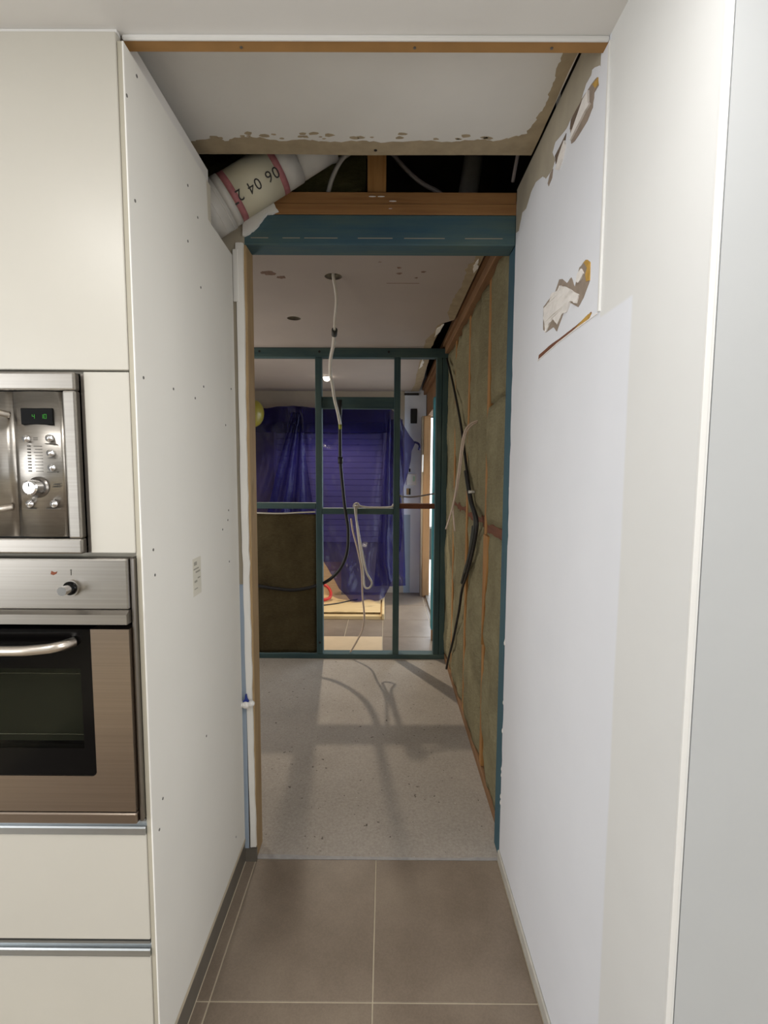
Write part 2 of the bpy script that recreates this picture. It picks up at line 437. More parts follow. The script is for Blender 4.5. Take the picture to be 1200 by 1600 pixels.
patch('paper_flap', [(1.175, 2.331), (1.173, 2.305), (1.162, 2.294), (1.188, 2.296), (1.225, 2.293), (1.277, 2.29), (1.272, 2.303), (1.238, 2.316), (1.206, 2.33)], 'gypsum', 0.006, 'white curled paper flap', 0.001, 3, 5)
patch('torn_patch', [(1.318, 2.332), (1.323, 2.318), (1.364, 2.316), (1.391, 2.301), (1.4, 2.327), (1.364, 2.328)], 'paper_dark', 0.0013, None, 0.001, 3, 6)
patch('paper_flap', [(1.323, 2.318), (1.316, 2.305), (1.334, 2.281), (1.36, 2.269), (1.382, 2.282), (1.363, 2.302)], 'gypsum', 0.005, None, 0.001, 3, 7)
patch('torn_patch', [(1.413, 2.302), (1.419, 2.282), (1.446, 2.275), (1.455, 2.287), (1.436, 2.303)], 'paper_brown', 0.0013, None, 0.001, 3, 8)
patch('glue_spot', [(1.16, 2.332), (1.131, 2.325), (1.127, 2.308), (1.144, 2.313)], 'glue', 0.0016, 'yellow glue residue', 0.001, 3, 9)
patch('torn_patch', [(1.459, 1.958), (1.41, 1.963), (1.36, 1.967), (1.334, 1.987), (1.311, 1.98), (1.275, 1.957), (1.246, 1.96), (1.221, 1.929), (1.197, 1.964), (1.161, 1.967), (1.136, 1.953), (1.132, 1.912), (1.165, 1.886), (1.195, 1.875), (1.248, 1.902), (1.295, 1.889), (1.338, 1.858), (1.367, 1.877), (1.426, 1.879), (1.455, 1.894)], 'paper_brown', 0.0008, 'brown torn paper around the crumbled gypsum', 0.002, 3, 10)
patch('glue_spot', [(1.171, 1.965), (1.151, 1.963), (1.133, 1.95), (1.132, 1.912), (1.152, 1.916), (1.159, 1.934), (1.15, 1.945)], 'glue', 0.0014, None, 0.001, 3, 11)
patch('paper_flap', [(1.208, 1.936), (1.201, 1.952), (1.18, 1.955), (1.164, 1.938), (1.179, 1.932), (1.194, 1.929)], 'gypsum', 0.004, None, 0.001, 3, 12)
GY = [(1.451, 1.951), (1.402, 1.954), (1.381, 1.968), (1.339, 1.962), (1.326, 1.969), (1.275, 1.948), (1.22, 1.917), (1.189, 1.9), (1.201, 1.885), (1.242, 1.904), (1.264, 1.886), (1.295, 1.891), (1.333, 1.874), (1.366, 1.9), (1.397, 1.892), (1.426, 1.879), (1.445, 1.918)]
gb = prism(BM(), rag(GY, 0.003, 4, 13), 'x', XW - 0.003, XW + 0.001)
bmesh.ops.subdivide_edges(gb, edges=gb.edges[:], cuts=2, use_grid_fill=True)
for v in gb.verts:
    if v.co.x < XW - 0.001: v.co.x -= 0.006 * max(0, noise.noise((v.co.y * 38, v.co.z * 60, 1.0)))
ob('crumbled_gypsum', gb, 'gypsum', wr, label='white crumbled gypsum core laid bare')
patch('cut_groove', [(1.487, 1.831), (1.4, 1.835), (1.317, 1.834), (1.254, 1.835), (1.209, 1.835), (1.166, 1.837), (1.118, 1.841), (1.115, 1.838), (1.131, 1.829), (1.197, 1.83), (1.242, 1.828), (1.33, 1.8275), (1.4, 1.825), (1.491, 1.819)], 'red', 0.0012, 'brown cut line below the torn patch', 0.001, 3, 14)
patch('cut_groove', [(1.21, 1.830), (1.166, 1.837), (1.132, 1.84), (1.115, 1.838), (1.131, 1.829)], 'glue', 0.0018, None, 0.001, 3, 15)
patch('cut_lip', [(1.495, 1.8185), (1.33, 1.8272), (1.20, 1.8295), (1.085, 1.8285), (1.085, 1.8265), (1.2, 1.8265), (1.33, 1.8245), (1.495, 1.8155)], 'gypsum', 0.0016, None, 0.0005, 2, 16)
ob('paint_bead', B(XW - 0.004, XW + 0.001, 1.071, 1.079, 1.828, 2.352, bev=0.001), 'bead', wr, label='white vertical paint bead beside the torn patches')
ob('corner_bead', B(XW - 0.0005, XW + 0.008, 0.7125, 0.718, 0, 2.365, bev=0.001, seg=2), 'bead', wr, label='white corner bead')
for (y, z, r) in ((1.73, 0.52, .007), (1.79, 0.37, .006), (1.79, 0.345, .006), (1.788, 0.26, .007), (1.788, 0.235, .007), (1.79, 0.86, .008), (1.79, 0.63, .006), (1.792, 1.43, .005)):
    g = BM(); bmesh.ops.create_icosphere(g, subdivisions=2, radius=r)
    for v in g.verts: v.co *= 1 + 0.4 * noise.noise(v.co * 190 + Vector((y, z, 0)))
    bmesh.ops.scale(g, vec=(0.6, 0.7, 1.7), verts=g.verts); bmesh.ops.translate(g, vec=(XW + 0.002, 1.799, z), verts=g.verts)
    ob('plaster_crumb', g, 'gypsum', wr)
S(ob('baseboard_right', B(0.438, XW + 0.001, 0.713, 1.80, 0.0, 0.045, bev=0.003), 'skirt_r'), 'narrow pale skirting strip at the foot of the right passage wall')

# ---- left passage wall: a fresh plasterboard sheet with screws
XL = -0.525
sheet_poly = [(1.068, 0.10), (1.778, 0.10), (1.763, 2.22), (1.534, 2.226), (1.526, 2.335), (1.068, 2.342)]
wl = S(ob('wall_left', prism(BM(), sheet_poly, 'x', XL - 0.0125, XL), 'board'), 'grey plasterboard sheet lining the left side of the passage, cut low at the top')
ob('sheet_edge', B(XL - 0.0125, XL - 0.0028, 1.066, 1.0695, 0.10, 2.342), 'shaded_edge', wl, label='beige strip coloured as the shaded cabinet side edge')  # tone darkened because the cabinet side catches less light than the door
ob('sheet_edge', B(XL - 0.0028, XL + 0.0002, 1.0655, 1.0695, 0.10, 2.342), 'board_edge', wl, label='white cut edge of the sheet')
for (y, z) in [(1.091, 2.053), (1.1, 1.693), (1.253, 1.693), (1.461, 1.732), (1.394, 1.69), (1.653, 1.639), (1.664, 1.358), (1.654, 1.326), (1.117, 1.314), (1.121, 1.255), (1.599, 1.301), (1.66, 1.185), (1.41, 0.71), (1.121, 0.716), (1.098, 0.655), (1.668, 0.191), (1.383, 2.24), (1.449, 2.191), (1.373, 2.095), (1.459, 2.007), (1.118, 2.315), (1.072, 2.245), (1.72, 1.766)]:
    ob('screw', cyl(BM(), (XL - 0.001, y, z), (XL + 0.0008, y, z), 0.0034, 10), 'plug', wl)
st = ob('printed_stamp', B(XL - 0.001, XL + 0.0004, 1.342, 1.402, 1.145, 1.250), 'stamp', wl, label='faint printed stamp on the grey sheet')
for (y0, y1, z0, z1) in ((1.352, 1.372, 1.230, 1.240), (1.348, 1.385, 1.218, 1.222), (1.362, 1.394, 1.208, 1.213), (1.352, 1.372, 1.182, 1.188), (1.376, 1.394, 1.190, 1.194), (1.350, 1.375, 1.163, 1.166)):
    ob('print_mark', B(XL, XL + 0.0007, y0, y1, z0, z1), 'stamp_ink', st)
bl = S(ob('baseboard_left', B(-0.545, -0.527, 1.062, 1.783, 0.0, 0.082), 'skirt'), 'grey brown tile skirting along the left passage wall')
ob('grout_line', B(-0.545, -0.5255, 1.062, 1.783, 0.082, 0.098), 'grout', bl, label='cream grout line on top of the skirting')
ob('grout_joint', B(-0.530, -0.525, 1.062, 1.783, -0.002, 0.0015), 'grout', bl)

# ---- passage soffit with torn paper edge, roof space above the gap
SOF = [(-0.62, 1.10), (0.436, 1.10), (0.436, 1.60), (-0.62, 1.60)]
so = S(ob('ceiling.001', prism(BM(), SOF, 'z', 2.447, 2.457), 'soffit'), 'lowered grey plasterboard soffit over the passage with a torn paper edge')
TORN = [(-0.62, 1.60), (-0.62, 1.545), (-0.587, 1.544), (-0.556, 1.536), (-0.496, 1.525), (-0.473, 1.54), (-0.422, 1.523), (-0.366, 1.521), (-0.315, 1.539), (-0.239, 1.531), (-0.166, 1.543), (-0.073, 1.535), (0.002, 1.542), (0.094, 1.534), (0.188, 1.541), (0.26, 1.528), (0.317, 1.534), (0.367, 1.512), (0.392, 1.505), (0.402, 1.46), (0.405, 1.423), (0.412, 1.388), (0.408, 1.333), (0.402, 1.283), (0.400, 1.235), (0.405, 1.122), (0.4359, 1.122), (0.4359, 1.60)]
ob('torn_paper', prism(BM(), rag(TORN, 0.008, 6, 21), 'z', 2.4462, 2.448), 'paper', so, label='beige torn paper along the soffit edge')
for k in range(26):
    x = random.uniform(-0.5, 0.3); y = 1.522 + random.uniform(-0.018, 0.006); r = random.uniform(0.004, 0.013)
    pl = [(x + r * 1.6 * math.cos(a) * random.uniform(.5, 1), y + r * 0.8 * math.sin(a) * random.uniform(.5, 1)) for a in [i * math.pi / 4 for i in range(8)]]
    ob('paper_fleck', prism(BM(), pl, 'z', 2.4464, 2.4475), 'paper', so)
ob('screw', cyl(BM(), (-0.035, 1.578, 2.4468), (-0.035, 1.578, 2.445), 0.005, 10), 'black_metal', so)

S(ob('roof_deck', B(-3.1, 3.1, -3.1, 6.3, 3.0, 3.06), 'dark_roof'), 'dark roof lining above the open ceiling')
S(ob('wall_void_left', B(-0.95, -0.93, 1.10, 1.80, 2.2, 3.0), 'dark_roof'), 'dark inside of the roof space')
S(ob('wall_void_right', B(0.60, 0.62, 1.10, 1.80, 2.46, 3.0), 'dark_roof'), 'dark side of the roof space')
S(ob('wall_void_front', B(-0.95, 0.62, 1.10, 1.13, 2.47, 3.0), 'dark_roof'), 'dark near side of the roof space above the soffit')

# ---- the doorway: header, plates, jamb studs and end plaster
dr = thing('door_1', (-0.02, 1.84, 0.0), 'rough timber doorway opening with blue treated header and bare studs', None, None, 'structure')
ob('header', B(-0.50, 0.446, 1.80, 1.89, 2.270, 2.371, bev=0.004), 'bx', dr, label='blue stained timber header')
for x0, x1 in ((-0.47, -0.41), (-0.36, -0.30), (-0.285, -0.17), (-0.10, 0.02), (0.06, 0.20), (0.27, 0.40)):
    ob('scraped_line', B(x0, x1, 1.7992, 1.801, 2.291, 2.2932), 'band', dr, label='pale scraped line on the header')
ob('top_plate', B(-0.75, 0.446, 1.80, 1.89, 2.371, 2.4065, bev=0.002), 'wx', dr)
ob('top_plate', B(-0.75, 0.446, 1.803, 1.89, 2.4075, 2.446, bev=0.002), 'wx', dr)
ob('king_stud', B(0.446, 0.536, 1.803, 1.893, 0.0, 2.371, bev=0.002), 'bz', dr, label='blue treated jamb stud')
ob('jamb_stud', B(-0.5135, -0.487, 1.80, 1.888, 0.0, 2.270, bev=0.003), 'pz', dr, label='pale pine jamb stud')
ob('end_plaster', prism(BM(), rag([(-0.508, 0.055), (-0.487, 0.055), (-0.4895, 0.4), (-0.4925, 0.8), (-0.495, 1.3), (-0.4955, 1.8), (-0.4945, 2.27), (-0.521, 2.27), (-0.5195, 1.4), (-0.515, 0.9)], 0.003, 10, 31), 'y', 1.788, 1.802), 'board_edge', dr, label='white broken plaster edge beside the pine stud')
ob('end_plaster', prism(BM(), [(-0.95, 0.0), (-0.514, 0.0), (-0.514, 2.272), (-0.492, 2.272), (-0.492, 2.41), (-0.95, 2.41)], 'y', 1.796, 1.812), 'old_plaster', dr, label='old beige plaster at the end of the passage')
ob('end_paint', B(-0.54, -0.514, 1.790, 1.797, 0.05, 1.075), 'blue_paint', dr, label='pale blue painted strip')
ob('end_plaster', B(-0.532, -0.512, 1.7865, 1.797, 2.075, 2.25, bev=0.002), 'board_edge', dr)
ob('skirting_end', B(-0.529, -0.484, 1.784, 1.797, 0.0, 0.05), 'skirt', dr, label='cut end of the tile skirting')
ob('torn_plaster', prism(BM(), rag([(-0.491, 2.396), (-0.386, 2.4), (-0.38, 2.385), (-0.372, 2.377), (-0.394, 2.368), (-0.411, 2.367), (-0.427, 2.348), (-0.441, 2.329), (-0.459, 2.312), (-0.477, 2.3), (-0.495, 2.294)], 0.002, 3, 5), 'y', 1.786, 1.802), 'board_edge', dr, label='torn white plaster left on the header')
ob('cripple_stud', B(-0.068, -0.003, 1.82, 1.90, 2.446, 3.0, bev=0.002), 'wz', dr, label='short upright stud above the top plate')
for (x, z) in ((-0.02, 2.43), (0.02, 2.415), (-0.05, 2.43), (0.012, 2.39)):
    g = BM(); bmesh.ops.create_icosphere(g, subdivisions=2, radius=0.006); bmesh.ops.scale(g, vec=(2.2, 0.2, 0.35), verts=g.verts); bmesh.ops.translate(g, vec=(x, 1.801, z), verts=g.verts)
    ob('plaster_splash', g, 'gypsum', dr)
S(ob('wall_back_left', B(-3.0, -0.60, 1.813, 1.889, 0.0, 2.36), 'old_plaster'), 'old wall beside the doorway')
S(ob('wall_back_right', B(0.60, 3.0, 1.80, 1.85, 0.0, 3.0), 'dark'), 'wall beside the doorway, hidden by the stud wall')

# ---- back room shell
HOLES = [(-0.251, 2.44, 0.041), (-0.558, 3.103, 0.041)]
circ = lambda x, y, r, n=24: [(x + r * math.cos(-2 * math.pi * i / n), y + r * math.sin(-2 * math.pi * i / n)) for i in range(n)]
CE = [(-2.0, 1.895), (0.412, 1.895), (0.412, 3.12), (0.352, 3.19), (0.345, 3.5), (0.335, 3.8), (0.355, 4.2), (0.372, 4.9), (0.385, 5.5), (0.385, 5.95), (-2.0, 5.95)]
bc = S(ob('ceiling.002', slab_with_holes(CE, [circ(*h) for h in HOLES], 2.400, 2.412), 'back_ceiling'), 'grey back room ceiling with two lamp holes and a torn right edge')
TE = [(0.4119, 1.95), (0.385, 1.95), (0.379, 2.228), (0.38, 2.267), (0.359, 2.294), (0.365, 2.427), (0.372, 2.549), (0.355, 2.685), (0.351, 2.837), (0.361, 3.008), (0.388, 3.135), (0.4119, 3.11)]
ob('torn_paper', prism(BM(), rag(TE, 0.012, 5, 41), 'z', 2.3988, 2.401), 'paper', bc, label='beige torn paper along the ceiling edge')
TE2 = [(0.352, 3.19), (0.354, 3.175), (0.321, 3.243), (0.315, 3.391), (0.279, 3.587), (0.279, 3.769), (0.285, 4.199), (0.292, 4.741), (0.309, 5.448), (0.294, 5.94), (0.384, 5.94), (0.384, 5.5), (0.371, 4.9), (0.354, 4.2), (0.334, 3.8), (0.344, 3.5)]
ob('torn_paper', prism(BM(), rag(TE2, 0.012, 5, 43), 'z', 2.3988, 2.401), 'paper', bc)
for pl in ([(0.395, 2.23), (0.385, 2.30), (0.40, 2.38), (0.408, 2.30)], [(0.36, 3.2), (0.325, 3.3), (0.33, 3.5), (0.345, 3.42)], [(0.30, 4.2), (0.295, 4.6), (0.315, 4.5), (0.32, 4.3)]):
    ob('paper_flake', prism(BM(), rag(pl, 0.01, 4, 47), 'z', 2.395, 2.4), 'board_edge', bc)
for (x, y, r) in ((-0.55, 2.40, 0.035), (0.057, 2.33, 0.011), (0.06, 2.40, 0.013), (0.14, 2.45, 0.010), (0.17, 2.38, 0.012), (-0.5, 2.45, 0.02), (-0.03, 2.27, 0.008)):
    ob('stain_mark', prism(BM(), rag([(x + r * math.cos(i), y + r * 0.8 * math.sin(i)) for i in (0, 1, 2, 3, 4, 5.2)], 0.012, 4, x), 'z', 2.3994, 2.4005), 'stain', bc)
ob('stain_mark', B(0.0, 0.16, 2.52, 2.524, 2.3994, 2.4005), 'stain', bc)
for (hx, hy, hr) in HOLES:
    g = BM(); n = 24
    for i in range(n):
        a0, a1 = 2 * math.pi * i / n, 2 * math.pi * (i + 1) / n
        vs = [g.verts.new((hx + hr * math.cos(a), hy + hr * math.sin(a), z)) for a, z in ((a0, 2.3995), (a1, 2.3995), (a1, 2.425), (a0, 2.425))]
        g.faces.new(vs)
    ob('lamp_hole', g, 'old_plaster', bc, label='round lamp hole cut in the ceiling')
S(ob('wall_left_rear', B(-2.02, -2.0, 1.89, 6.0, 0, 3.0), 'far_wall'), 'plain left wall of the back room')
S(ob('wall_back', B(-2.0, 0.222, 5.95, 6.0, 0, 3.0), 'far_wall'), 'dull beige far wall behind the blue sheet')
fw = S(ob('wall_back.001', B(0.222, 0.475, 5.95, 6.0, 0, 3.0), 'white_wall'), 'pale far wall beside the side opening')
ob('vent_plate', B(0.292, 0.367, 5.935, 5.951, 2.03, 2.20, bev=0.004), 'black_metal', fw, label='black slotted plate high on the pale wall')
for i in range(3): ob('vent_slot', B(0.304 + i * 0.018, 0.310 + i * 0.018, 5.932, 5.936, 2.05, 2.185), 'tape', fw)
ob('wall_bar', B(0.215, 0.385, 5.92, 5.951, 2.355, 2.378, bev=0.002), 'black_metal', fw, label='black bar at the top of the pale wall')
th = ob('control_box', B(0.250, 0.362, 5.93, 5.951, 1.305, 1.44, bev=0.006), 'plastic', fw, label='white control box')
ob('cover', B(0.325, 0.350, 5.926, 5.931, 1.35, 1.41, bev=0.002), 'green_glow', th, label='pale green cover')
ob('wall_hole', B(0.278, 0.296, 5.946, 5.951, 1.46, 1.50), 'black_metal', fw)
sk = ob('wall_box', B(0.252, 0.280, 5.94, 5.951, 1.19, 1.265), 'socket', fw, label='brown open wall box')
ob('box_opening', B(0.280, 0.300, 5.938, 5.951, 1.19, 1.265), 'black_metal', fw)
ob('blue_shade_strip', B(0.222, 0.300, 5.947, 5.951, 0.0, 0.95), 'blue_paint', fw, label='pale blue strip low on the wall')  # bluish shade on the wall, laid on as a thin blue strip
S(ob('trim_3', B(0.418, 0.435, 5.78, 5.949, 0.0, 2.1), 'old_plaster'), 'narrow reveal beside the far jamb stud')
S(ob('trim_4', B(0.416, 0.434, 5.755, 5.779, 1.46, 1.66, bev=0.003), 'plastic'), 'short white strip beside the far jamb stud')

# ---- right stud wall of the back room
XS = 0.475
ws = thing('wall_right_rear', (0.52, 2.9, 0.0), 'open stud wall packed with mineral wool on the right of the back room', None, None, 'structure')
for y in (1.895, 2.335, 2.890, 3.445, 3.905):
    ob('stud', B(XS, XS + 0.09, y, y + 0.045, 0.045, 2.41, bev=0.003), 'wz', ws)
ob('bottom_plate', B(XS - 0.004, XS + 0.09, 1.895, 4.0, 0.0, 0.045, bev=0.003), 'wy', ws)
ob('top_plate', B(0.425, XS + 0.09, 1.893, 5.95, 2.41, 2.455, bev=0.003), 'wy', ws)
ob('top_plate', B(0.442, XS + 0.09, 1.893, 5.95, 2.36, 2.409, bev=0.003), 'wy', ws)
for (y0, y1, z) in ((1.942, 2.333, 1.225), (2.382, 2.888, 1.245), (2.937, 3.443, 1.255)):
    ob('noggin', B(XS + 0.004, XS + 0.09, y0, y1, z - 0.028, z + 0.028, bev=0.003), 'red', ws, label='red brown noggin between studs')
ob('backing_board', B(0.567, 0.585, 1.85, 4.02, 0.0, 3.0), 'dark', ws, label='dark sheathing behind the studs')
ob('backing_board', B(0.567, 0.585, 4.02, 5.95, 2.10, 3.0), 'dark', ws)
ob('backing_board', B(0.4755, 0.518, 5.86, 6.0, 0.0, 2.10), 'dark', ws)
ob('backing_board', B(0.4755, 0.585, 5.952, 6.0, 2.10, 3.0), 'dark', ws)

def batt(y0, y1, z0, z1, seed, bulge=0.014, mat='wool', over=0.012, name='insulation_batt', parent=ws, label=None, flaw=None):
    ny, nz = max(6, int((y1 - y0) / 0.03)), max(8, int((z1 - z0) / 0.035))
    bm = BM(); g = []
    for i in range(ny + 1):
        row = []
        for j in range(nz + 1):
            u, v = i / ny, j / nz
            y = y0 - over + (y1 - y0 + 2 * over) * u; z = z0 + (z1 - z0) * v
            e = min(u, 1 - u, 0.14) / 0.14; ev = min(v, 1 - v, 0.06) / 0.06
            n1 = noise.fractal((y * 7 + seed, z * 4, seed), 1.0, 2.0, 4)
            n2 = noise.noise((y * 40, z * 30, seed))
            x = XS + 0.008 - bulge * (0.35 + 0.65 * e) * (0.4 + 0.6 * ev) - 0.016 * n1 - 0.004 * n2 + 0.012 * (1 - e) ** 2
            if i in (0, ny): y += 0.030 * noise.noise((z * 5, seed * 2.3, 0)) + 0.012 * noise.noise((z * 25, seed, 3)); x += 0.004
            if j in (0, nz): z += 0.02 * noise.noise((y * 9, seed, 7))
            if flaw:
                for (fy, fz, r, h) in flaw:
                    dd = math.hypot((y - fy), (z - fz) * 0.5) / r
                    if dd < 1: x -= h * (1 - dd) * (0.6 + 0.8 * noise.noise((y * 60, z * 60, 2)))
            row.append(bm.verts.new((x, y, z)))
        g.append(row)
    for i in range(ny):
        for j in range(nz): bm.faces.new((g[i][j], g[i][j + 1], g[i + 1][j + 1], g[i + 1][j]))
    border = [r[0] for r in g] + g[-1][1:] + [r[-1] for r in g[::-1]][1:] + g[0][::-1][1:-1]
    back = [bm.verts.new((XS + 0.08, v.co.y, v.co.z)) for v in border]
    for k in range(len(border)):
        bm.faces.new((border[k], back[k], back[(k + 1) % len(border)], border[(k + 1) % len(border)]))
    bm.faces.new(back)
    bmesh.ops.recalc_face_normals(bm, faces=bm.faces[:])
    return ob(name, bm, mat, parent, True, label)

ob('packer', prism(BM(), [(2.334, 0.66), (2.334, 1.195), (2.235, 1.195), (2.245, 1.05), (2.285, 0.88)], 'x', XS - 0.012, XS + 0.05), 'wz', ws, label='orange pine packer left bare beside the wool')
batt(1.945, 2.333, 0.05, 1.207, 1.1, flaw=[(2.20, 0.75, 0.07, 0.03), (2.08, 0.55, 0.05, 0.02)], over=0.02)
batt(1.945, 2.333, 1.252, 1.79, 2.2)
batt(1.945, 2.333, 1.805, 2.37, 2.9)
batt(2.385, 2.888, 0.05, 1.228, 3.7, flaw=[(2.54, 0.74, 0.10, 0.045), (2.47, 0.55, 0.07, 0.03)])
batt(2.385, 2.888, 1.262, 2.36, 4.1, over=0.02)
batt(2.94, 3.443, 0.05, 1.245, 5.3, over=0.016)
batt(2.94, 3.443, 1.275, 2.36, 6.9, over=0.016)
batt(3.495, 3.90, 0.05, 2.36, 7.7, over=0.016)

# the side opening to daylight
wd = thing('door_2', (0.5, 5.0, 0.0), 'bare side opening letting in white daylight beyond the partition', None, None, 'structure')
ob('jamb_stud', B(0.436, 0.517, 5.76, 5.855, 0.0, 2.10, bev=0.003), 'sz', wd, label='far pine jamb stud of the side opening')
ob('jamb_stud', B(0.475, 0.565, 4.0, 4.045, 0.0, 2.10, bev=0.003), 'tz', wd)
ob('jamb_stud', B(0.404, 0.452, 4.25, 4.34, 0.10, 2.10, bev=0.003), 'teal_bright', wd, label='bright teal jamb stud just beyond the frame')
ob('stud_foot', B(0.410, 0.452, 4.25, 4.33, 0.0, 0.10, bev=0.003), 'sz', wd)
ob('lintel', B(0.475, 0.565, 4.0, 5.86, 2.10, 2.36, bev=0.003), 'wy', wd, label='dark pine lintel over the side opening')
ob('opening_sill', B(0.475, 0.585, 4.045, 5.76, -0.01, 0.02, bev=0.003), 'skirt', wd)
S(ob('ground', B(0.585, 14.0, -2.0, 22.0, -0.30, -0.15), 'ground'), 'pale ground outside the side opening')
S(ob('wall_outside', B(0.60, 6.0, 9.0, 9.3, -0.15, 0.42), 'dark'), 'low dark wall outside the side opening')

# ================================================================ THINGS
# ---- tall oven cabinet
YC = 1.063
cab = thing('tall_oven_cabinet', (-0.836, 1.36, 0.0), 'tall cream oven housing cabinet with handleless drawers beside the passage', 'cabinet')
body = BM()
for a in ((-1.136, -1.118, 1.084, 1.60, 0.10, 2.355), (-0.556, -0.5385, 1.083, 1.60, 0.0, 2.355), (-1.118, -0.556, 1.590, 1.60, 0.10, 2.355), (-1.118, -0.556, 1.086, 1.59, 1.698, 1.714), (-1.118, -0.556, 1.086, 1.59, 1.300, 1.312), (-1.118, -0.556, 1.086, 1.59, 0.690, 0.704), (-1.118, -0.556, 1.10, 1.59, 2.337, 2.355)):
    box(body, *a)
ob('body', body, 'cream_edge', cab)
ob('top_filler', B(-1.136, -0.5385, 1.068, 1.083, 2.3585, 2.3655), 'ceiling', cab, label='white filler strip up to the ceiling')
ob('door', B(-1.134, -0.5385, YC, 1.082, 1.702, 2.358, bev=0.0015), 'cream', cab, label='large cream upper door')
ob('filler_panel', B(-0.6335, -0.5385, YC, 1.082, 1.315, 1.698, bev=0.0015), 'cream', cab, label='narrow cream filler beside the microwave')
ob('filler_panel', B(-1.134, -1.035, YC, 1.082, 1.315, 1.698, bev=0.0015), 'cream', cab)
for (z0, z1, p0, p1) in ((0.411, 0.669, 0.671, 0.706), (0.105, 0.368, 0.371, 0.404)):
    d = ob('drawer', B(-1.134, -0.5385, YC, 1.082, z0, z1, bev=0.0015), 'cream', cab)
    pr = [(1.060, p0), (1.060, p0 + 0.015), (1.0625, p0 + 0.018), (1.072, p0 + 0.018), (1.072, p1), (1.084, p1), (1.084, p0)]
    ob('handle_profile', prism(BM(), pr, 'x', -1.134, -0.5385), 'alu', d, label='aluminium grip rail')
    ob('grip_shade_strip', B(-1.134, -0.54, 1.066, 1.0725, p1 - 0.006, p1), 'alu_dark', d)  # darker aluminium strip standing for the shade in the grip
ob('plinth', B(-1.134, -0.55, 1.11, 1.125, 0.0, 0.10), 'alu', cab)

# ---- microwave
mw = thing('microwave_oven', (-0.838, 1.06, 1.314), 'built-in stainless steel microwave above the oven with round buttons and dial', 'microwave')
MX0, MX1, MZ0, MZ1 = -1.032, -0.6425, 1.3155, 1.6945
fr = BM()
for a in ((MX0, MX1, 1.046, 1.066, MZ1 - 0.037, MZ1), (MX0, MX1, 1.046, 1.066, MZ0, MZ0 + 0.033), (MX0, MX0 + 0.03, 1.046, 1.066, MZ0 + 0.033, MZ1 - 0.037), (MX1 - 0.027, MX1, 1.046, 1.066, MZ0 + 0.033, MZ1 - 0.037)):
    box(fr, *a, bev=0.004, seg=2)
ob('trim_frame', fr, 'steel', mw, label='brushed steel surround')
ob('casing', B(MX0 + 0.02, MX1 - 0.02, 1.062, 1.40, MZ0 + 0.01, MZ1 - 0.01), 'black', mw)
ob('shadow_gap', B(MX1, MX1 + 0.0075, 1.068, 1.075, MZ0, MZ1), 'steel_frame', mw)
def curved_panel(x0, x1, z0, z1, y, sag, mat, name, lab, parent=mw, n=14):
    bm = BM(); A = []; Bk = []
    for i in range(n + 1):
        u = i / n; x = x0 + (x1 - x0) * u; yy = y - sag * math.sin(math.pi * u)
        A.append((bm.verts.new((x, yy, z0)), bm.verts.new((x, yy, z1)))); Bk.append((bm.verts.new((x, y + 0.02, z0)), bm.verts.new((x, y + 0.02, z1))))
    for i in range(n):
        bm.faces.new((A[i][0], A[i + 1][0], A[i + 1][1], A[i][1])); bm.faces.new((A[i][1], A[i + 1][1], Bk[i + 1][1], Bk[i][1])); bm.faces.new((A[i][0], Bk[i][0], Bk[i + 1][0], A[i + 1][0]))
    for q in (0, n): bm.faces.new((A[q][0], A[q][1], Bk[q][1], Bk[q][0]))
    bmesh.ops.recalc_face_normals(bm, faces=bm.faces[:])
    return ob(name, bm, mat, parent, True, lab)
PZ0, PZ1 = MZ0 + 0.037, MZ1 - 0.040
md = curved_panel(MX0 + 0.034, -0.7755, PZ0, PZ1, 1.050, 0.006, 'steel', 'door', 'brushed steel microwave door')
cp = curved_panel(-0.7735, -0.6715, PZ0, PZ1, 1.050, 0.007, 'steel', 'control_panel', 'steel control panel with buttons and dial')
hb = tube(BM(), [(-0.782, 1.048, 1.607), (-0.80, 1.020, 1.610), (-0.835, 1.008, 1.600), (-0.842, 1.006, 1.51), (-0.838, 1.008, 1.425), (-0.808, 1.020, 1.412), (-0.786, 1.048, 1.415)], 0.007, 12, 6)
ob('handle', hb, 'handle', md, True, 'satin bar handle')
FY = 1.0428
ob('display', B(-0.7545, -0.6885, FY - 0.0005, 1.05, 1.587, 1.6205, bev=0.001), 'display', cp, label='black display with green digits')
dg = BM()
SEG = {'4': 'fgbc', '1': 'bc', '0': 'abcdef'}
def digit(bm, ch, x, z, w=0.005, h=0.0085, t=0.0006):
    R = dict(a=(x, x + w, z + h, z + h + t), g=(x, x + w, z + h / 2, z + h / 2 + t), d=(x, x + w, z, z + t), f=(x, x + t, z + h / 2, z + h), b=(x + w - t, x + w, z + h / 2, z + h), e=(x, x + t, z, z + h / 2), c=(x + w - t, x + w, z, z + h / 2))
    for s in SEG[ch]:
        a = R[s]; box(bm, a[0], a[1], FY - 0.0011, FY - 0.0004, a[2], a[3])
digit(dg, '4', -0.7305, 1.599); digit(dg, '1', -0.713, 1.599); digit(dg, '0', -0.706, 1.599)
ob('digits', dg, 'led', cp, label='green clock digits')
for (x, z) in ((-0.744, 1.5575), (-0.6965, 1.559), (-0.6955, 1.528), (-0.6945, 1.498), (-0.744, 1.4225), (-0.6935, 1.4225)):
    b = cyl(BM(), (x, FY + 0.003, z), (x, FY - 0.0045, z), 0.0075, 20); cyl(b, (x, FY - 0.0045, z), (x, FY - 0.006, z), 0.0055, 20)
    ob('button', b, 'chrome', cp, True)
pm = BM()
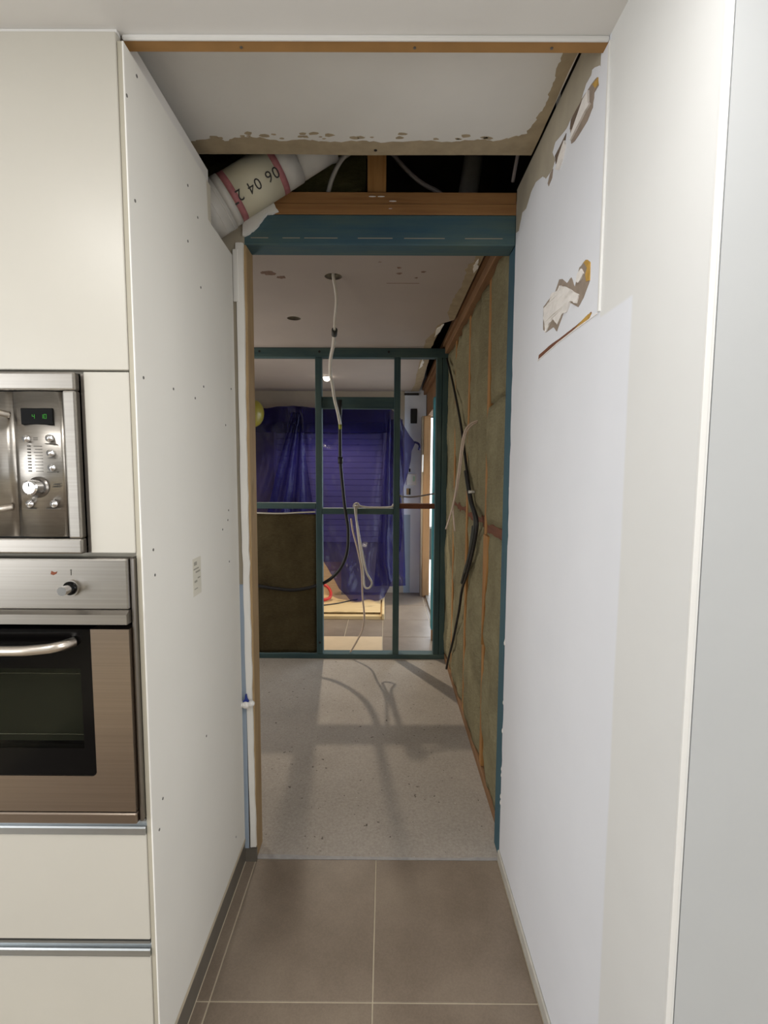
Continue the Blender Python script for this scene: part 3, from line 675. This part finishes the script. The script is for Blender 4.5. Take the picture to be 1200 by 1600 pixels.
for (x0, x1, z) in ((-0.708, -0.684, 1.5475), (-0.703, -0.688, 1.518), (-0.706, -0.684, 1.488), (-0.758, -0.733, 1.411), (-0.712, -0.680, 1.4115), (-0.731, -0.722, 1.5555), (-0.731, -0.722, 1.559), (-0.695, -0.681, 1.462), (-0.697, -0.681, 1.457)):
    box(pm, x0, x1, FY - 0.0004, FY + 0.002, z, z + 0.0011)
for i in range(9):
    z = 1.5415 - i * 0.0065; random.seed(i)
    box(pm, -0.745, -0.739, FY - 0.0002, FY + 0.002, z, z + 0.0026); box(pm, -0.728 - random.random() * 0.004, -0.714, FY - 0.0004, FY + 0.002, z + 0.0004, z + 0.0016)
pp = ob('printed_legend', pm, 'print', cp, label='small grey printed legends'); pp['kind'] = 'stuff'
kb = cyl(BM(), (-0.7255, FY + 0.003, 1.457), (-0.7255, FY - 0.002, 1.457), 0.022, 32)
ob('dial_ring', kb, 'steel_frame', cp, True)
kb = cyl(BM(), (-0.7255, FY - 0.002, 1.457), (-0.7255, FY - 0.026, 1.457), 0.017, 32, 0.0155); cyl(kb, (-0.7255, FY - 0.026, 1.457), (-0.7255, FY - 0.029, 1.457), 0.0155, 32, 0.012)
dl = ob('dial', kb, 'chrome', cp, False, 'chrome dial')
ob('dial_mark', B(-0.7262, -0.7248, FY - 0.0302, FY - 0.028, 1.459, 1.467), 'black', dl)
random.seed(7)

# ---- oven
ov = thing('oven', (-0.836, 1.06, 0.707), 'built-in stainless steel oven with black glass door below the microwave', 'oven')
ob('casing', B(-1.110, -0.560, 1.075, 1.57, 0.710, 1.296), 'black', ov)
ob('side_trim', B(-0.5475, -0.5385, 1.052, 1.078, 0.708, 1.307, bev=0.003), 'steel_frame', ov, label='dark steel edge strip')
ob('control_panel', B(-1.134, -0.548, 1.046, 1.076, 1.195, 1.306, bev=0.004, seg=2), 'steel', ov, label='brushed steel control panel')
ob('panel_ledge', prism(BM(), [(1.034, 1.166), (1.034, 1.187), (1.046, 1.1945), (1.076, 1.1945), (1.076, 1.166)], 'x', -1.134, -0.548), 'steel', ov, label='bright ledge under the control panel')
DF = [(-1.134, 0.741), (-0.5475, 0.741), (-0.5475, 1.154), (-0.630, 1.154), (-0.630, 0.832), (-0.6325, 0.8265), (-0.638, 0.8235), (-1.034, 0.8235), (-1.0395, 0.8265), (-1.04, 0.832), (-1.04, 1.154), (-1.134, 1.154)]
od = ob('door', prism(BM(), DF, 'y', 1.040, 1.074), 'steel_dark', ov, label='oven door with steel border and black glass')
gl = BM()
for a in ((-1.04, -0.6305, 1.0425, 1.060, 1.066, 1.153), (-1.04, -0.6305, 1.0425, 1.060, 0.823, 0.886), (-0.656, -0.6305, 1.0425, 1.060, 0.886, 1.066), (-1.04, -1.014, 1.0425, 1.060, 0.886, 1.066)):
    box(gl, *a)
ob('glass_border', gl, 'black', od, label='black glass border')
ob('glass_pane', B(-1.014, -0.656, 1.0427, 1.046, 0.886, 1.066), 'glass', od, label='tinted window pane')
ob('cavity', B(-1.014, -0.656, 1.0735, 1.0755, 0.886, 1.066), 'cavity', ov)
rk = BM()
for z, amp in ((1.045, 1), (0.905, 1)):
    tube(rk, [(-1.01, 1.066, z), (-0.66, 1.066, z)], 0.0012, 6, 0)
    for i in range(18): cyl(rk, (-1.0 + i * 0.02, 1.066, z - 0.001), (-1.0 + i * 0.02, 1.066, z + 0.003), 0.001, 5)
r_ = ob('oven_rack', rk, 'wire', ov, label='wire shelves seen through the door'); r_['kind'] = 'stuff'
hd = tube(BM(), [(-1.10, 1.012, 1.122), (-0.80, 1.000, 1.120), (-0.715, 1.003, 1.1225), (-0.680, 1.014, 1.1255), (-0.665, 1.040, 1.127)], 0.0105, 14, 8)
ob('handle', hd, 'handle', od, True, 'satin bar handle with bent end')
ob('bottom_trim', B(-1.134, -0.5475, 1.042, 1.076, 0.709, 0.735, bev=0.003), 'steel_dark', ov)
kr = cyl(BM(), (-0.6685, 1.047, 1.243), (-0.6685, 1.040, 1.243), 0.0175, 28)
kn = ob('dial', kr, 'steel', ov, False, 'dial with chrome grip on the control panel')
ob('dial_core', cyl(BM(), (-0.6685, 1.041, 1.243), (-0.6685, 1.0375, 1.243), 0.0145, 28), 'black', kn, True)
kg = cyl(BM(), (-0.6685, 1.040, 1.243), (-0.6685, 1.012, 1.243), 0.0095, 24)
ob('dial_grip', kg, 'chrome', kn, False, 'chrome grip')
ob('print_mark', prism(BM(), [(-0.712, 1.272), (-0.706, 1.270), (-0.700, 1.273), (-0.698, 1.278), (-0.704, 1.276), (-0.710, 1.279)], 'y', 1.0452, 1.047), 'red_print', ov, label='red brown symbol')
ob('print_mark', cyl(BM(), (-0.6685, 1.047, 1.281), (-0.6685, 1.0452, 1.281), 0.0016, 8), 'print', ov)
ob('print_mark', B(-0.6692, -0.6678, 1.0452, 1.047, 1.270, 1.279), 'print', ov)

# ---- pipe with lettering in the open roof space
pa, pb = Vector((-0.615, 1.69, 2.300)), Vector((-0.20, 1.73, 2.575))
ax = (pb - pa).normalized(); PL = (pb - pa).length; PR = 0.074
pipe = thing('pipe', tuple(pa), 'fat cream pipe with pink bands and black figures above the doorway', 'pipe')
seg = lambda a, b, r: cyl(BM(), pa + ax * a, pa + ax * b, r, 40)
def hull(a, b, r, name, mat, lab=None): return ob(name, seg(a, b, r), mat, pipe, True, lab)
for (a, b, r, nm, mt, lb) in ((0.0, 0.10, PR + 0.006, 'collar', 'pvc_white', 'grey ringed collar'), (0.10, 0.125, PR + 0.003, 'collar', 'pvc_white', None), (0.125, 0.30, PR, 'pipe_wall', 'pvc', 'cream middle of the pipe'),
                              (0.127, 0.148, PR + 0.0005, 'pink_band', 'pink', 'faded pink band'), (0.290, 0.310, PR + 0.0005, 'pink_band', 'pink', None), (0.30, 0.368, PR - 0.001, 'pipe_wall', 'pvc_white', 'pale upper section'), (0.369, 0.50, PR - 0.004, 'pipe_wall', 'pvc_white', None)):
    o = hull(a, b, r, nm, mt, lb)
    for p in o.data.polygons: p.use_smooth = len(p.vertices) == 4
for s in (0.03, 0.062, 0.088):
    hull(s, s + 0.002, PR + 0.0068, 'ring_line', 'flue')
# frame round the pipe: direction facing the camera
toc = (Vector((0, 0, 1.5)) - (pa + pb) / 2); toc = (toc - ax * toc.dot(ax)).normalized()
side = ax.cross(toc).normalized()
if side.z > 0: side = -side                                  # side points down round the pipe
def lettering(txt, s0, th0, size, name, spacing=1.0):
    cu = bpy.data.curves.new('txt', 'FONT'); cu.body = txt; cu.size = size; cu.space_character = spacing; cu.space_word = 1.2; cu.resolution_u = 3
    to = bpy.data.objects.new('txt', cu); C.objects.link(to)
    bpy.context.view_layer.update()
    me = bpy.data.meshes.new_from_object(to.evaluated_get(bpy.context.evaluated_depsgraph_get()))
    bm = BM(); bm.from_mesh(me)
    bpy.data.objects.remove(to); bpy.data.curves.remove(cu); bpy.data.meshes.remove(me)
    bmesh.ops.triangulate(bm, faces=bm.faces[:])
    e = bmesh.ops.extrude_face_region(bm, geom=bm.faces[:])
    top = [v for v in e['geom'] if isinstance(v, bmesh.types.BMVert)]
    tops = set(top)
    for v in bm.verts:
        s = s0 - v.co.x; th = th0 + v.co.y / PR; rr = PR + (0.0008 if v in tops else -0.001)
        v.co = pa + ax * s + (toc * math.cos(th) + side * math.sin(th)) * rr
    bmesh.ops.recalc_face_normals(bm, faces=bm.faces[:])
    return ob(name, bm, 'ink', pipe, label='black figures printed along the pipe')
o = lettering('06 04 2', 0.297, -0.12, 0.045, 'figures', 1.1)
for (s, t, w, h) in ((0.352, -0.75, 0.026, 0.006), (0.352, -0.62, 0.02, 0.002), (0.352, -0.54, 0.02, 0.002), (0.139, 0.25, 0.016, 0.005)):
    m = BM()
    q = []
    for (ds, dt) in ((0, 0), (w, 0), (w, h / PR), (0, h / PR)):
        th = t + dt; d = toc * math.cos(th) + side * math.sin(th); q.append(pa + ax * (s - ds) + d * (PR - 0.001)); q.append(pa + ax * (s - ds) + d * (PR + 0.0012))
    vs = [m.verts.new(p) for p in q]
    for f in ((1, 3, 5, 7), (0, 2, 4, 6), (0, 1, 3, 2), (2, 3, 5, 4), (4, 5, 7, 6), (6, 7, 1, 0)): m.faces.new([vs[i] for i in f])
    bmesh.ops.recalc_face_normals(m, faces=m.faces[:])
    ob('print_mark', m, 'ink', pipe)

# ---- roof-space bits
fl = thing('flue_pipe', (0.32, 2.3, 2.6), 'grey slanted metal pipe in the dark roof space', 'pipe')
ob('pipe_wall', cyl(BM(), (0.338, 2.28, 2.60), (0.395, 2.34, 2.95), 0.042, 28), 'flue', fl, True)
ob('joint_ring', cyl(BM(), (0.346, 2.287, 2.65), (0.349, 2.290, 2.67), 0.045, 28), 'flue', fl, True)
def cable(name, pts, r, mat, label, group=None, n=8):
    return tag(ob(name, tube(BM(), pts, r, n, 6), mat, None, True), label, 'cable', group)
cable('white_cable', [(-0.39, 1.91, 2.565), (-0.365, 1.91, 2.576), (-0.296, 1.91, 2.582), (-0.228, 1.91, 2.60), (-0.158, 1.91, 2.62), (-0.08, 1.91, 2.68)], 0.008, 'white_cable', 'white cable leaving the upper end of the cream pipe')
cable('white_cable', [(-0.215, 1.865, 2.447), (-0.199, 1.87, 2.515), (-0.175, 1.87, 2.568), (-0.145, 1.88, 2.611), (-0.08, 1.93, 2.68)], 0.008, 'white_cable', 'white cable rising from the top plate beside the short stud')
cable('grey_cable', [(-0.03, 1.95, 2.72), (0.025, 1.93, 2.64), (0.06, 1.92, 2.595), (0.106, 1.915, 2.551), (0.142, 1.91, 2.524), (0.188, 1.90, 2.496), (0.24, 1.90, 2.455)], 0.008, 'grey_cable', 'grey cable sloping down in the roof space right of the short stud')
cable('grey_cable', [(0.425, 1.64, 2.56), (0.425, 1.72, 2.52), (0.43, 1.80, 2.48)], 0.006, 'grey_cable', 'thin grey cable along the top of the torn right wall')
bi = BM(); gx, gz = 24, 14; gv = []
for i in range(gx + 1):
    gv.append([])
    for j in range(gz + 1):
        u, v = i / gx, j / gz
        x = -0.74 + 0.66 * u; h = 0.16 + 0.07 * noise.fractal((u * 4, 3, 1), 1, 2, 3) + 0.05 * math.sin(u * 3)
        gv[-1].append(bi.verts.new((x, 2.00 + 0.05 * noise.fractal((x * 9, v * 3, 2), 1, 2, 3) - 0.12 * math.sin(v * 3.1) * 0.5 + 0.25 * (v ** 3), 2.44 + v * (0.20 + h))))
for i in range(gx):
    for j in range(gz): bi.faces.new((gv[i][j], gv[i + 1][j], gv[i + 1][j + 1], gv[i][j + 1]))
bmesh.ops.solidify(bi, geom=bi.faces[:], thickness=0.05)
tag(ob('insulation_batt', bi, 'wool_green', None, True), 'green mineral wool lying in the dark roof space over the doorway', 'insulation')

# ---- partition frame of teal treated timber
YF0, YF1 = 3.83, 3.90
pf = thing('partition_frame', (-0.34, 3.865, 0.0), 'teal treated timber partition frame standing across the back room', 'wall frame')
ob('top_plate', B(-1.20, 0.473, YF0, YF1, 2.330, 2.3985, bev=0.003), 'tx', pf)
ob('bottom_plate', B(-1.20, 0.473, YF0, YF1 + 0.02, 0.0, 0.038, bev=0.003), 'tx', pf)
for (a, b) in ((-1.18, -1.135), (-0.534, -0.486), (0.062, 0.110), (0.382, 0.424), (0.427, 0.470)):
    ob('stud', B(a, b, YF0, YF1, 0.038, 2.330, bev=0.003), 'tz', pf)
ob('noggin', B(-1.135, -0.534, YF0, YF1, 1.187, 1.232, bev=0.003), 'tx', pf)
ob('noggin', B(-0.486, 0.062, YF0, YF1, 1.147, 1.192, bev=0.003), 'tx', pf)
ob('noggin', B(0.110, 0.382, YF0 + 0.02, YF1, 1.190, 1.230, bev=0.003), 'red', pf, label='raw brown timber noggin')
ob('lintel', B(-0.486, 0.062, YF0 + 0.02, YF1, 1.952, 2.040, bev=0.003), 'tx', pf, label='dark teal cross piece near the top')
for (x, z) in ((-0.95, 2.37), (-0.50, 2.37), (0.02, 2.37), (-0.51, 0.13)):
    ob('nail_head', cyl(BM(), (x, YF0 + 0.001, z), (x, YF0 - 0.001, z), 0.009, 10), 'black_metal', pf)

# insulation batt inside the left bay
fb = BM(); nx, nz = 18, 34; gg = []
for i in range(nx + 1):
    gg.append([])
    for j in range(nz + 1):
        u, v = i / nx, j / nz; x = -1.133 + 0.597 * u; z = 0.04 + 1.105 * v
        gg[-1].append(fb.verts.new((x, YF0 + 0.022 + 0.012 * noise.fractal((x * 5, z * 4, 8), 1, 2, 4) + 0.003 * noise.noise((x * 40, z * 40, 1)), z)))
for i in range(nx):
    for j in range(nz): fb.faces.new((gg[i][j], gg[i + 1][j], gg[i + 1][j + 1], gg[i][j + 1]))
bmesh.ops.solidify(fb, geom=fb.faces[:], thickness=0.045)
ib = tag(ob('insulation_batt', fb, 'wool_shaded', None, True), 'brown green mineral wool batt filling the lower left bay of the teal frame', 'insulation')
ob('facing_edge', tube(BM(), [(-1.13, 3.838, 1.160), (-0.95, 3.836, 1.152), (-0.80, 3.838, 1.150), (-0.66, 3.836, 1.158), (-0.54, 3.838, 1.163)], 0.006, 6, 6), 'foil', ib, label='pale folded facing along the top of the batt')

# ---- cables in the back room
wc = thing('ceiling_cable', (-0.251, 2.44, 2.40), 'white cable hanging from the ceiling lamp hole towards the black cable', 'cable')
up = [(-0.251, 2.44, 2.43), (-0.251, 2.44, 2.40), (-0.246, 2.5, 2.356), (-0.253, 2.6, 2.328), (-0.276, 2.75, 2.293), (-0.287, 2.85, 2.253)]
lo = [(-0.287, 2.85, 2.253), (-0.31, 3.0, 2.219), (-0.348, 3.2, 2.181), (-0.366, 3.35, 2.119), (-0.365, 3.45, 2.073), (-0.364, 3.6, 1.986), (-0.354, 3.72, 1.91), (-0.343, 3.79, 1.827)]
ob('upper_lead', tube(BM(), up, 0.0075, 10, 6), 'white_cable', wc, True)
ob('lower_lead', tube(BM(), lo, 0.011, 10, 6), 'white_cable', wc, True, 'thicker lower lead')
ob('connector', cyl(BM(), (-0.285, 2.83, 2.262), (-0.291, 2.872, 2.244), 0.016, 12), 'tape', wc, True, 'dark connector on the white cable')
ob('tape_end', cyl(BM(), (-0.343, 3.788, 1.829), (-0.342, 3.797, 1.795), 0.012, 12), 'green_tape', wc, True, 'yellow green taped end')
bk = thing('black_cable', (-0.347, 3.8, 0.55), 'black cable hanging through the middle of the teal frame and across the batt', 'cable')
ob('sheath', tube(BM(), [(-0.347, 3.80, 2.0), (-0.345, 3.803, 1.756), (-0.343, 3.806, 1.561), (-0.326, 3.808, 1.364), (-0.308, 3.808, 1.19), (-0.285, 3.808, 1.04), (-0.292, 3.812, 0.863), (-0.338, 3.825, 0.737), (-0.415, 3.855, 0.645), (-0.491, 3.862, 0.595), (-0.54, 3.845, 0.582), (-0.60, 3.835, 0.566), (-0.719, 3.830, 0.55), (-0.845, 3.834, 0.56), (-1.0, 3.84, 0.58), (-1.13, 3.85, 0.60)], 0.013, 10, 6), 'black_rubber', bk, True)
ob('cable_joint', cyl(BM(), (-0.343, 3.806, 1.585), (-0.342, 3.806, 1.535), 0.019, 14), 'black_rubber', bk, True, 'thick black joint')
ob('cable_end', cyl(BM(), (-0.347, 3.80, 1.90), (-0.347, 3.80, 2.01), 0.018, 14), 'black_rubber', bk, True)
lp = thing('white_cable_loop', (-0.225, 3.81, 0.55), 'long white cable loop hanging over the middle noggin of the teal frame', 'cable')
ob('sheath', tube(BM(), [(0.062, 3.84, 1.225), (0.049, 3.83, 1.206), (-0.01, 3.83, 1.2005), (-0.132, 3.83, 1.2005), (-0.215, 3.82, 1.212), (-0.232, 3.81, 1.18), (-0.197, 3.805, 0.972), (-0.169, 3.80, 0.823), (-0.141, 3.80, 0.698), (-0.102, 3.80, 0.622), (-0.122, 3.80, 0.577), (-0.156, 3.80, 0.587), (-0.166, 3.80, 0.673), (-0.179, 3.802, 0.798), (-0.203, 3.806, 0.948), (-0.221, 3.812, 1.096), (-0.222, 3.82, 1.205)], 0.0075, 8, 6), 'white_cable', lp, True)
kb = BM(); bmesh.ops.create_icosphere(kb, subdivisions=2, radius=0.022); bmesh.ops.translate(kb, vec=(-0.222, 3.826, 1.208), verts=kb.verts)
ob('cable_knot', tube(BM(), [(-0.245, 3.82, 1.205), (-0.235, 3.815, 1.228), (-0.212, 3.82, 1.232), (-0.20, 3.83, 1.212), (-0.215, 3.835, 1.20), (-0.24, 3.83, 1.215)], 0.007, 8, 6), 'white_cable', lp, True); kb.free()
cable('trailing_cable', [(-0.26, 3.775, 1.121), (-0.246, 3.775, 1.022), (-0.208, 3.775, 0.873), (-0.18, 3.775, 0.723), (-0.172, 3.778, 0.522), (-0.163, 3.785, 0.421), (-0.159, 3.79, 0.344), (-0.174, 3.81, 0.242), (-0.215, 3.83, 0.15), (-0.271, 3.855, 0.046)], 0.007, 'pink_cable', 'thin pinkish cable trailing down to the bottom plate of the teal frame')
cable('grey_cable', [(0.109, 3.88, 1.286), (0.19, 3.88, 1.280), (0.265, 3.88, 1.287), (0.349, 3.88, 1.302), (0.384, 3.88, 1.306)], 0.006, 'grey_cable', 'grey cable stretched above the raw noggin of the teal frame')
cable('white_cable', [(0.109, 3.87, 1.297), (0.124, 3.86, 1.284), (0.132, 3.858, 1.26), (0.134, 3.86, 1.233)], 0.005, 'white_cable', 'short white cable end on the raw noggin of the teal frame')
pc = thing('wall_cable_pair', (0.40, 2.6, 1.15), 'pair of pale cables drooping out of the mineral wool wall', 'cable')
ob('cable_strand', tube(BM(), [(0.50, 2.6, 1.752), (0.47, 2.6, 1.746), (0.44, 2.6, 1.734), (0.411, 2.6, 1.701), (0.395, 2.6, 1.636), (0.38, 2.6, 1.505), (0.367, 2.6, 1.389), (0.348, 2.6, 1.288), (0.318, 2.6, 1.184)], 0.0046, 8, 6), 'pink_cable', pc, True)
ob('cable_strand', tube(BM(), [(0.50, 2.612, 1.748), (0.475, 2.612, 1.742), (0.449, 2.612, 1.728), (0.419, 2.612, 1.692), (0.405, 2.612, 1.63), (0.390, 2.612, 1.498), (0.375, 2.612, 1.388), (0.357, 2.612, 1.304), (0.36, 2.61, 1.237), (0.367, 2.61, 1.173)], 0.0046, 8, 6), 'pink_cable', pc, True)
XB = 0.448
wb = thing('wall_cable', (XB, 2.9, 0.1), 'dark cable run bending down the mineral wool wall', 'cable')
path = [(3.755, 2.304), (3.466, 2.114), (3.022, 1.772), (2.754, 1.487), (2.588, 1.339), (2.424, 1.249), (2.484, 1.12), (2.681, 0.932), (2.848, 0.802), (2.96, 0.637), (3.22, 0.345), (3.402, 0.173), (3.5, 0.06)]
ob('sheath', tube(BM(), [(XB, y, z) for y, z in path], 0.0078, 8, 6), 'black_rubber', wb, True)
ob('second_sheath', tube(BM(), [(XB - 0.006, y + 0.03, z) for y, z in path[3:8]], 0.0075, 8, 6), 'tape', wb, True, 'second dark cable alongside')
ob('second_sheath', tube(BM(), [(XB, 2.52, 1.21), (XB - 0.006, 2.58, 1.06), (XB - 0.004, 2.75, 0.92), (XB, 2.86, 0.84)], 0.0095, 8, 6), 'tape', wb, True)
ob('clip', cyl(BM(), (XB - 0.012, 2.62, 1.38), (XB + 0.02, 2.62, 1.38), 0.008, 8), 'white_cable', wb, True, 'small pale clip')

# ---- water valve on the passage end wall
vv = thing('water_valve', (-0.51, 1.78, 0.62), 'small white water valve with blue lever beside the pine stud', 'valve')
for (x, r) in ((-0.531, 0.0125), (-0.511, 0.0145), (-0.492, 0.0125)):
    g = BM(); bmesh.ops.create_uvsphere(g, u_segments=16, v_segments=10, radius=r); bmesh.ops.scale(g, vec=(1.1, 1, 0.95), verts=g.verts); bmesh.ops.translate(g, vec=(x, 1.774, 0.628 + (0.004 if x > -0.5 else 0)), verts=g.verts)
    ob('valve_body', g, 'plastic', vv, True)
ob('valve_stem', cyl(BM(), (-0.511, 1.775, 0.628), (-0.511, 1.800, 0.628), 0.008, 14), 'plastic', vv, True)
ob('lever', prism(BM(), [(-0.522, 0.640), (-0.498, 0.640), (-0.505, 0.652), (-0.507, 0.668), (-0.512, 0.668), (-0.514, 0.652)], 'y', 1.770, 1.778), 'blue_valve', vv, False, 'blue lever')

# ---- far room: blue sheet, shutter behind it, boards, hose, balloon, lamp
rs = thing('roller_shutter', (-0.65, 5.93, 0.62), 'white slatted shutter behind the blue plastic sheet', 'shutter')
for i in range(19):
    z = 0.62 + i * 0.068
    ob('slat', prism(BM(), [(5.925, z), (5.914, z + 0.004), (5.910, z + 0.062), (5.925, z + 0.067)], 'x', -1.28, -0.03), 'shutter', rs)
ob('side_rail', B(-0.03, 0.0, 5.895, 5.948, 0.62, 1.93, bev=0.003), 'shutter', rs)
ob('side_rail', B(-1.31, -1.28, 5.895, 5.948, 0.62, 1.93, bev=0.003), 'shutter', rs)
ob('head_box', B(-1.31, 0.0, 5.86, 5.948, 1.915, 2.03, bev=0.004), 'black_metal', rs, label='dark head box')

XRT = [(2.19, 0.03), (2.162, 0.049), (2.105, 0.15), (1.983, 0.208), (1.86, 0.28), (1.788, 0.338), (1.694, 0.295), (1.586, 0.287), (1.426, 0.251), (1.236, 0.192), (1.074, 0.177), (0.911, 0.199), (0.741, 0.195), (0.539, 0.165), (0.291, 0.10), (0.10, 0.0)]
def xr(z):
    for (z0, x0), (z1, x1) in zip(XRT, XRT[1:]):
        if z1 <= z <= z0: return x1 + (x0 - x1) * (z - z1) / (z0 - z1)
    return XRT[0][1] if z > XRT[0][0] else XRT[-1][1]
ZB = [(-1.75, 0.62), (-0.95, 0.58), (-0.72, 0.50), (-0.63, 0.37), (-0.50, 0.17), (-0.38, 0.072), (-0.245, 0.066), (-0.095, 0.068), (-0.01, 0.09), (0.06, 0.22), (0.12, 0.42), (0.18, 0.60), (0.4, 0.62)]
def zb(x):
    for (x0, z0), (x1, z1) in zip(ZB, ZB[1:]):
        if x0 <= x <= x1: return z0 + (z1 - z0) * (x - x0) / (x1 - x0)
    return ZB[0][1]
def film_y(x, z):
    f = 0.0
    # converging folds: one fan on the left, one on the right, gathers at the bottom
    a = math.atan2(x + 0.93, 2.35 - z); f += 0.030 * math.sin(a * 46) * math.exp(-((a + 0.12) / 0.22) ** 2)
    b = math.atan2(x - 0.06, 2.5 - z); f += 0.030 * math.sin(b * 60) * math.exp(-((b - 0.02) / 0.16) ** 2)
    lowz = max(0.0, 0.75 - z); f += lowz * 0.09 * math.sin(x * 26 + z * 9 + 2 * noise.noise((x * 4, z * 6, 3)))
    f += 0.028 * noise.fractal((x * 2.6, z * 2.0, 5), 1, 2, 4) + 0.006 * noise.noise((x * 22, z * 16, 9)) * (1 + 3 * lowz)
    return 5.70 - 0.52 * max(0.0, 0.85 - z) ** 1.3 + f * (1 if z > 0.3 else 0.8)
def film(name, nx, nz, X, ztop, zbot, dy, parent=None, mat='film'):
    bm = BM(); g = []
    for i in range(nx + 1):
        col = []
        for j in range(nz + 1):
            u, v = i / nx, j / nz
            x = X(u, None); zt = ztop(x); zz = zt + (zbot(x) - zt) * v
            x = X(u, zz); zt = ztop(x); zz = zt + (zbot(x) - zt) * v
            col.append(bm.verts.new((x, film_y(x, zz) + dy, zz)))
        g.append(col)
    for i in range(nx):
        for j in range(nz): bm.faces.new((g[i][j], g[i][j + 1], g[i + 1][j + 1], g[i + 1][j]))
    return bm
ztop = lambda x: 2.165 + 0.012 * noise.noise((x * 7, 0, 0)) + (0.03 * max(0, 1 - abs(x + 1.05) / 0.3)) + (0.035 if -0.36 < x < -0.31 else 0)
sh = thing('plastic_sheet', (-0.6, 5.72, 0.05), 'translucent dark blue plastic sheet hung across the far wall', 'sheet')
ob('film', film('film', 120, 90, lambda u, z: -1.75 + (xr(z if z is not None else 1.5) + 1.75) * u, ztop, zb, 0.0), 'film', sh, True)
ob('folded_top', film('f', 60, 8, lambda u, z: -1.75 + (0.06 + 1.75) * u, lambda x: ztop(x) + 0.002, lambda x: 1.90 + 0.01 * noise.noise((x * 3, 1, 1)), -0.03), 'film', sh, True, 'doubled dark strip along the top')
ob('folded_drape', film('f', 16, 40, lambda u, z: (-1.02 + 0.26 * (2.1 - (z if z is not None else 1.5)) * (u - 0.62) * 1.5 + 0.10 * (u - 0.5)), lambda x: 2.12, lambda x: 0.70, -0.045), 'film', sh, True, 'doubled dark fold hanging on the left')
ob('folded_drape', film('f', 18, 50, lambda u, z: (0.03 + 0.16 * u + 0.10 * (2.1 - (z if z is not None else 1.5)) * (u - 0.8)), lambda x: 2.05, lambda x: 0.22, -0.04), 'film', sh, True)
ob('tie_loop', tube(BM(), [(0.325, 5.70, 1.80), (0.365, 5.70, 1.785), (0.385, 5.70, 1.755), (0.375, 5.70, 1.71)], 0.012, 8, 6), 'film', sh, True)

bo = thing('plywood_board', (-0.6, 5.25, 0.0), 'pale plywood board lying on the floor under the blue sheet', 'board')
ob('board', B(-1.5, -0.045, 4.93, 5.62, 0.035, 0.055, bev=0.002), 'ply', bo)
ob('board_edge', B(-1.5, -0.045, 4.926, 4.931, 0.035, 0.053), 'ply_edge', bo)
tag(ob('plywood_board', B(-1.5, -0.03, 4.86, 5.64, 0.001, 0.034, bev=0.002), 'ply', None), 'lower pale plywood board, its front edge showing below the upper one', 'board')
tag(ob('timber_strip', B(-0.028, -0.004, 4.85, 5.5, 0.001, 0.06, bev=0.002), 'ply', None), 'thin pale timber strip along the right end of the plywood boards', 'timber')
lb = prism(BM(), [(5.60, 0.056), (5.614, 0.056), (5.655, 0.43), (5.641, 0.43)], 'x', -1.45, -0.50)
tag(ob('leaning_board', lb, 'ply', None), 'pale board leaning upright behind the red hose', 'board')
cd = tag(ob('beige_floor_layer', B(-1.3, -0.022, 3.975, 4.345, 0.0005, 0.004), 'floor_beige', None), 'flat beige layer on the floor behind the teal frame', 'sheet')  # thin flat beige layer over the far tiles
tag(ob('red_hose', tube(BM(), [(-0.95, 5.40, 0.17), (-0.80, 5.43, 0.215), (-0.693, 5.44, 0.215), (-0.63, 5.42, 0.190), (-0.592, 5.38, 0.135), (-0.61, 5.34, 0.088), (-0.70, 5.30, 0.074), (-0.85, 5.27, 0.074), (-1.0, 5.27, 0.074)], 0.017, 10, 6), 'hose', None, True), 'bent red hose lying on the plywood under the blue sheet', 'hose')
cable('floor_lead', [(-1.0, 5.10, 0.062), (-0.72, 5.13, 0.062), (-0.52, 5.22, 0.062), (-0.40, 5.32, 0.062), (-0.3, 5.40, 0.062)], 0.006, 'black_rubber', 'thin black lead lying across the plywood board')
bn = thing('balloon', (-1.40, 5.35, 1.94), 'yellow balloon at the top left corner of the blue sheet', 'balloon')
g = BM(); bmesh.ops.create_uvsphere(g, u_segments=28, v_segments=18, radius=0.115)
for v in g.verts: v.co.z *= 1.2 if v.co.z > 0 else 1.32
bmesh.ops.translate(g, vec=(-1.405, 5.35, 2.08), verts=g.verts)
ob('balloon_body', g, 'yellow', bn, True)
ob('knot', cyl(BM(), (-1.405, 5.35, 1.931), (-1.405, 5.35, 1.915), 0.008, 10, 0.014), 'yellow', bn, True)
dl_ = thing('downlight', (-0.585, 5.02, 2.385), 'lit round downlight in the far room ceiling', 'lamp')
ob('rim', cyl(BM(), (-0.585, 5.02, 2.399), (-0.585, 5.02, 2.394), 0.048, 28), 'plastic', dl_, True, 'white rim')
g = BM(); bmesh.ops.create_uvsphere(g, u_segments=24, v_segments=14, radius=0.034); bmesh.ops.translate(g, vec=(-0.585, 5.02, 2.389), verts=g.verts)
ob('lamp_face', g, 'lamp_glow', dl_, True, 'glowing lamp face')

for o in bpy.data.objects:
    if '_o' in o: del o['_o']
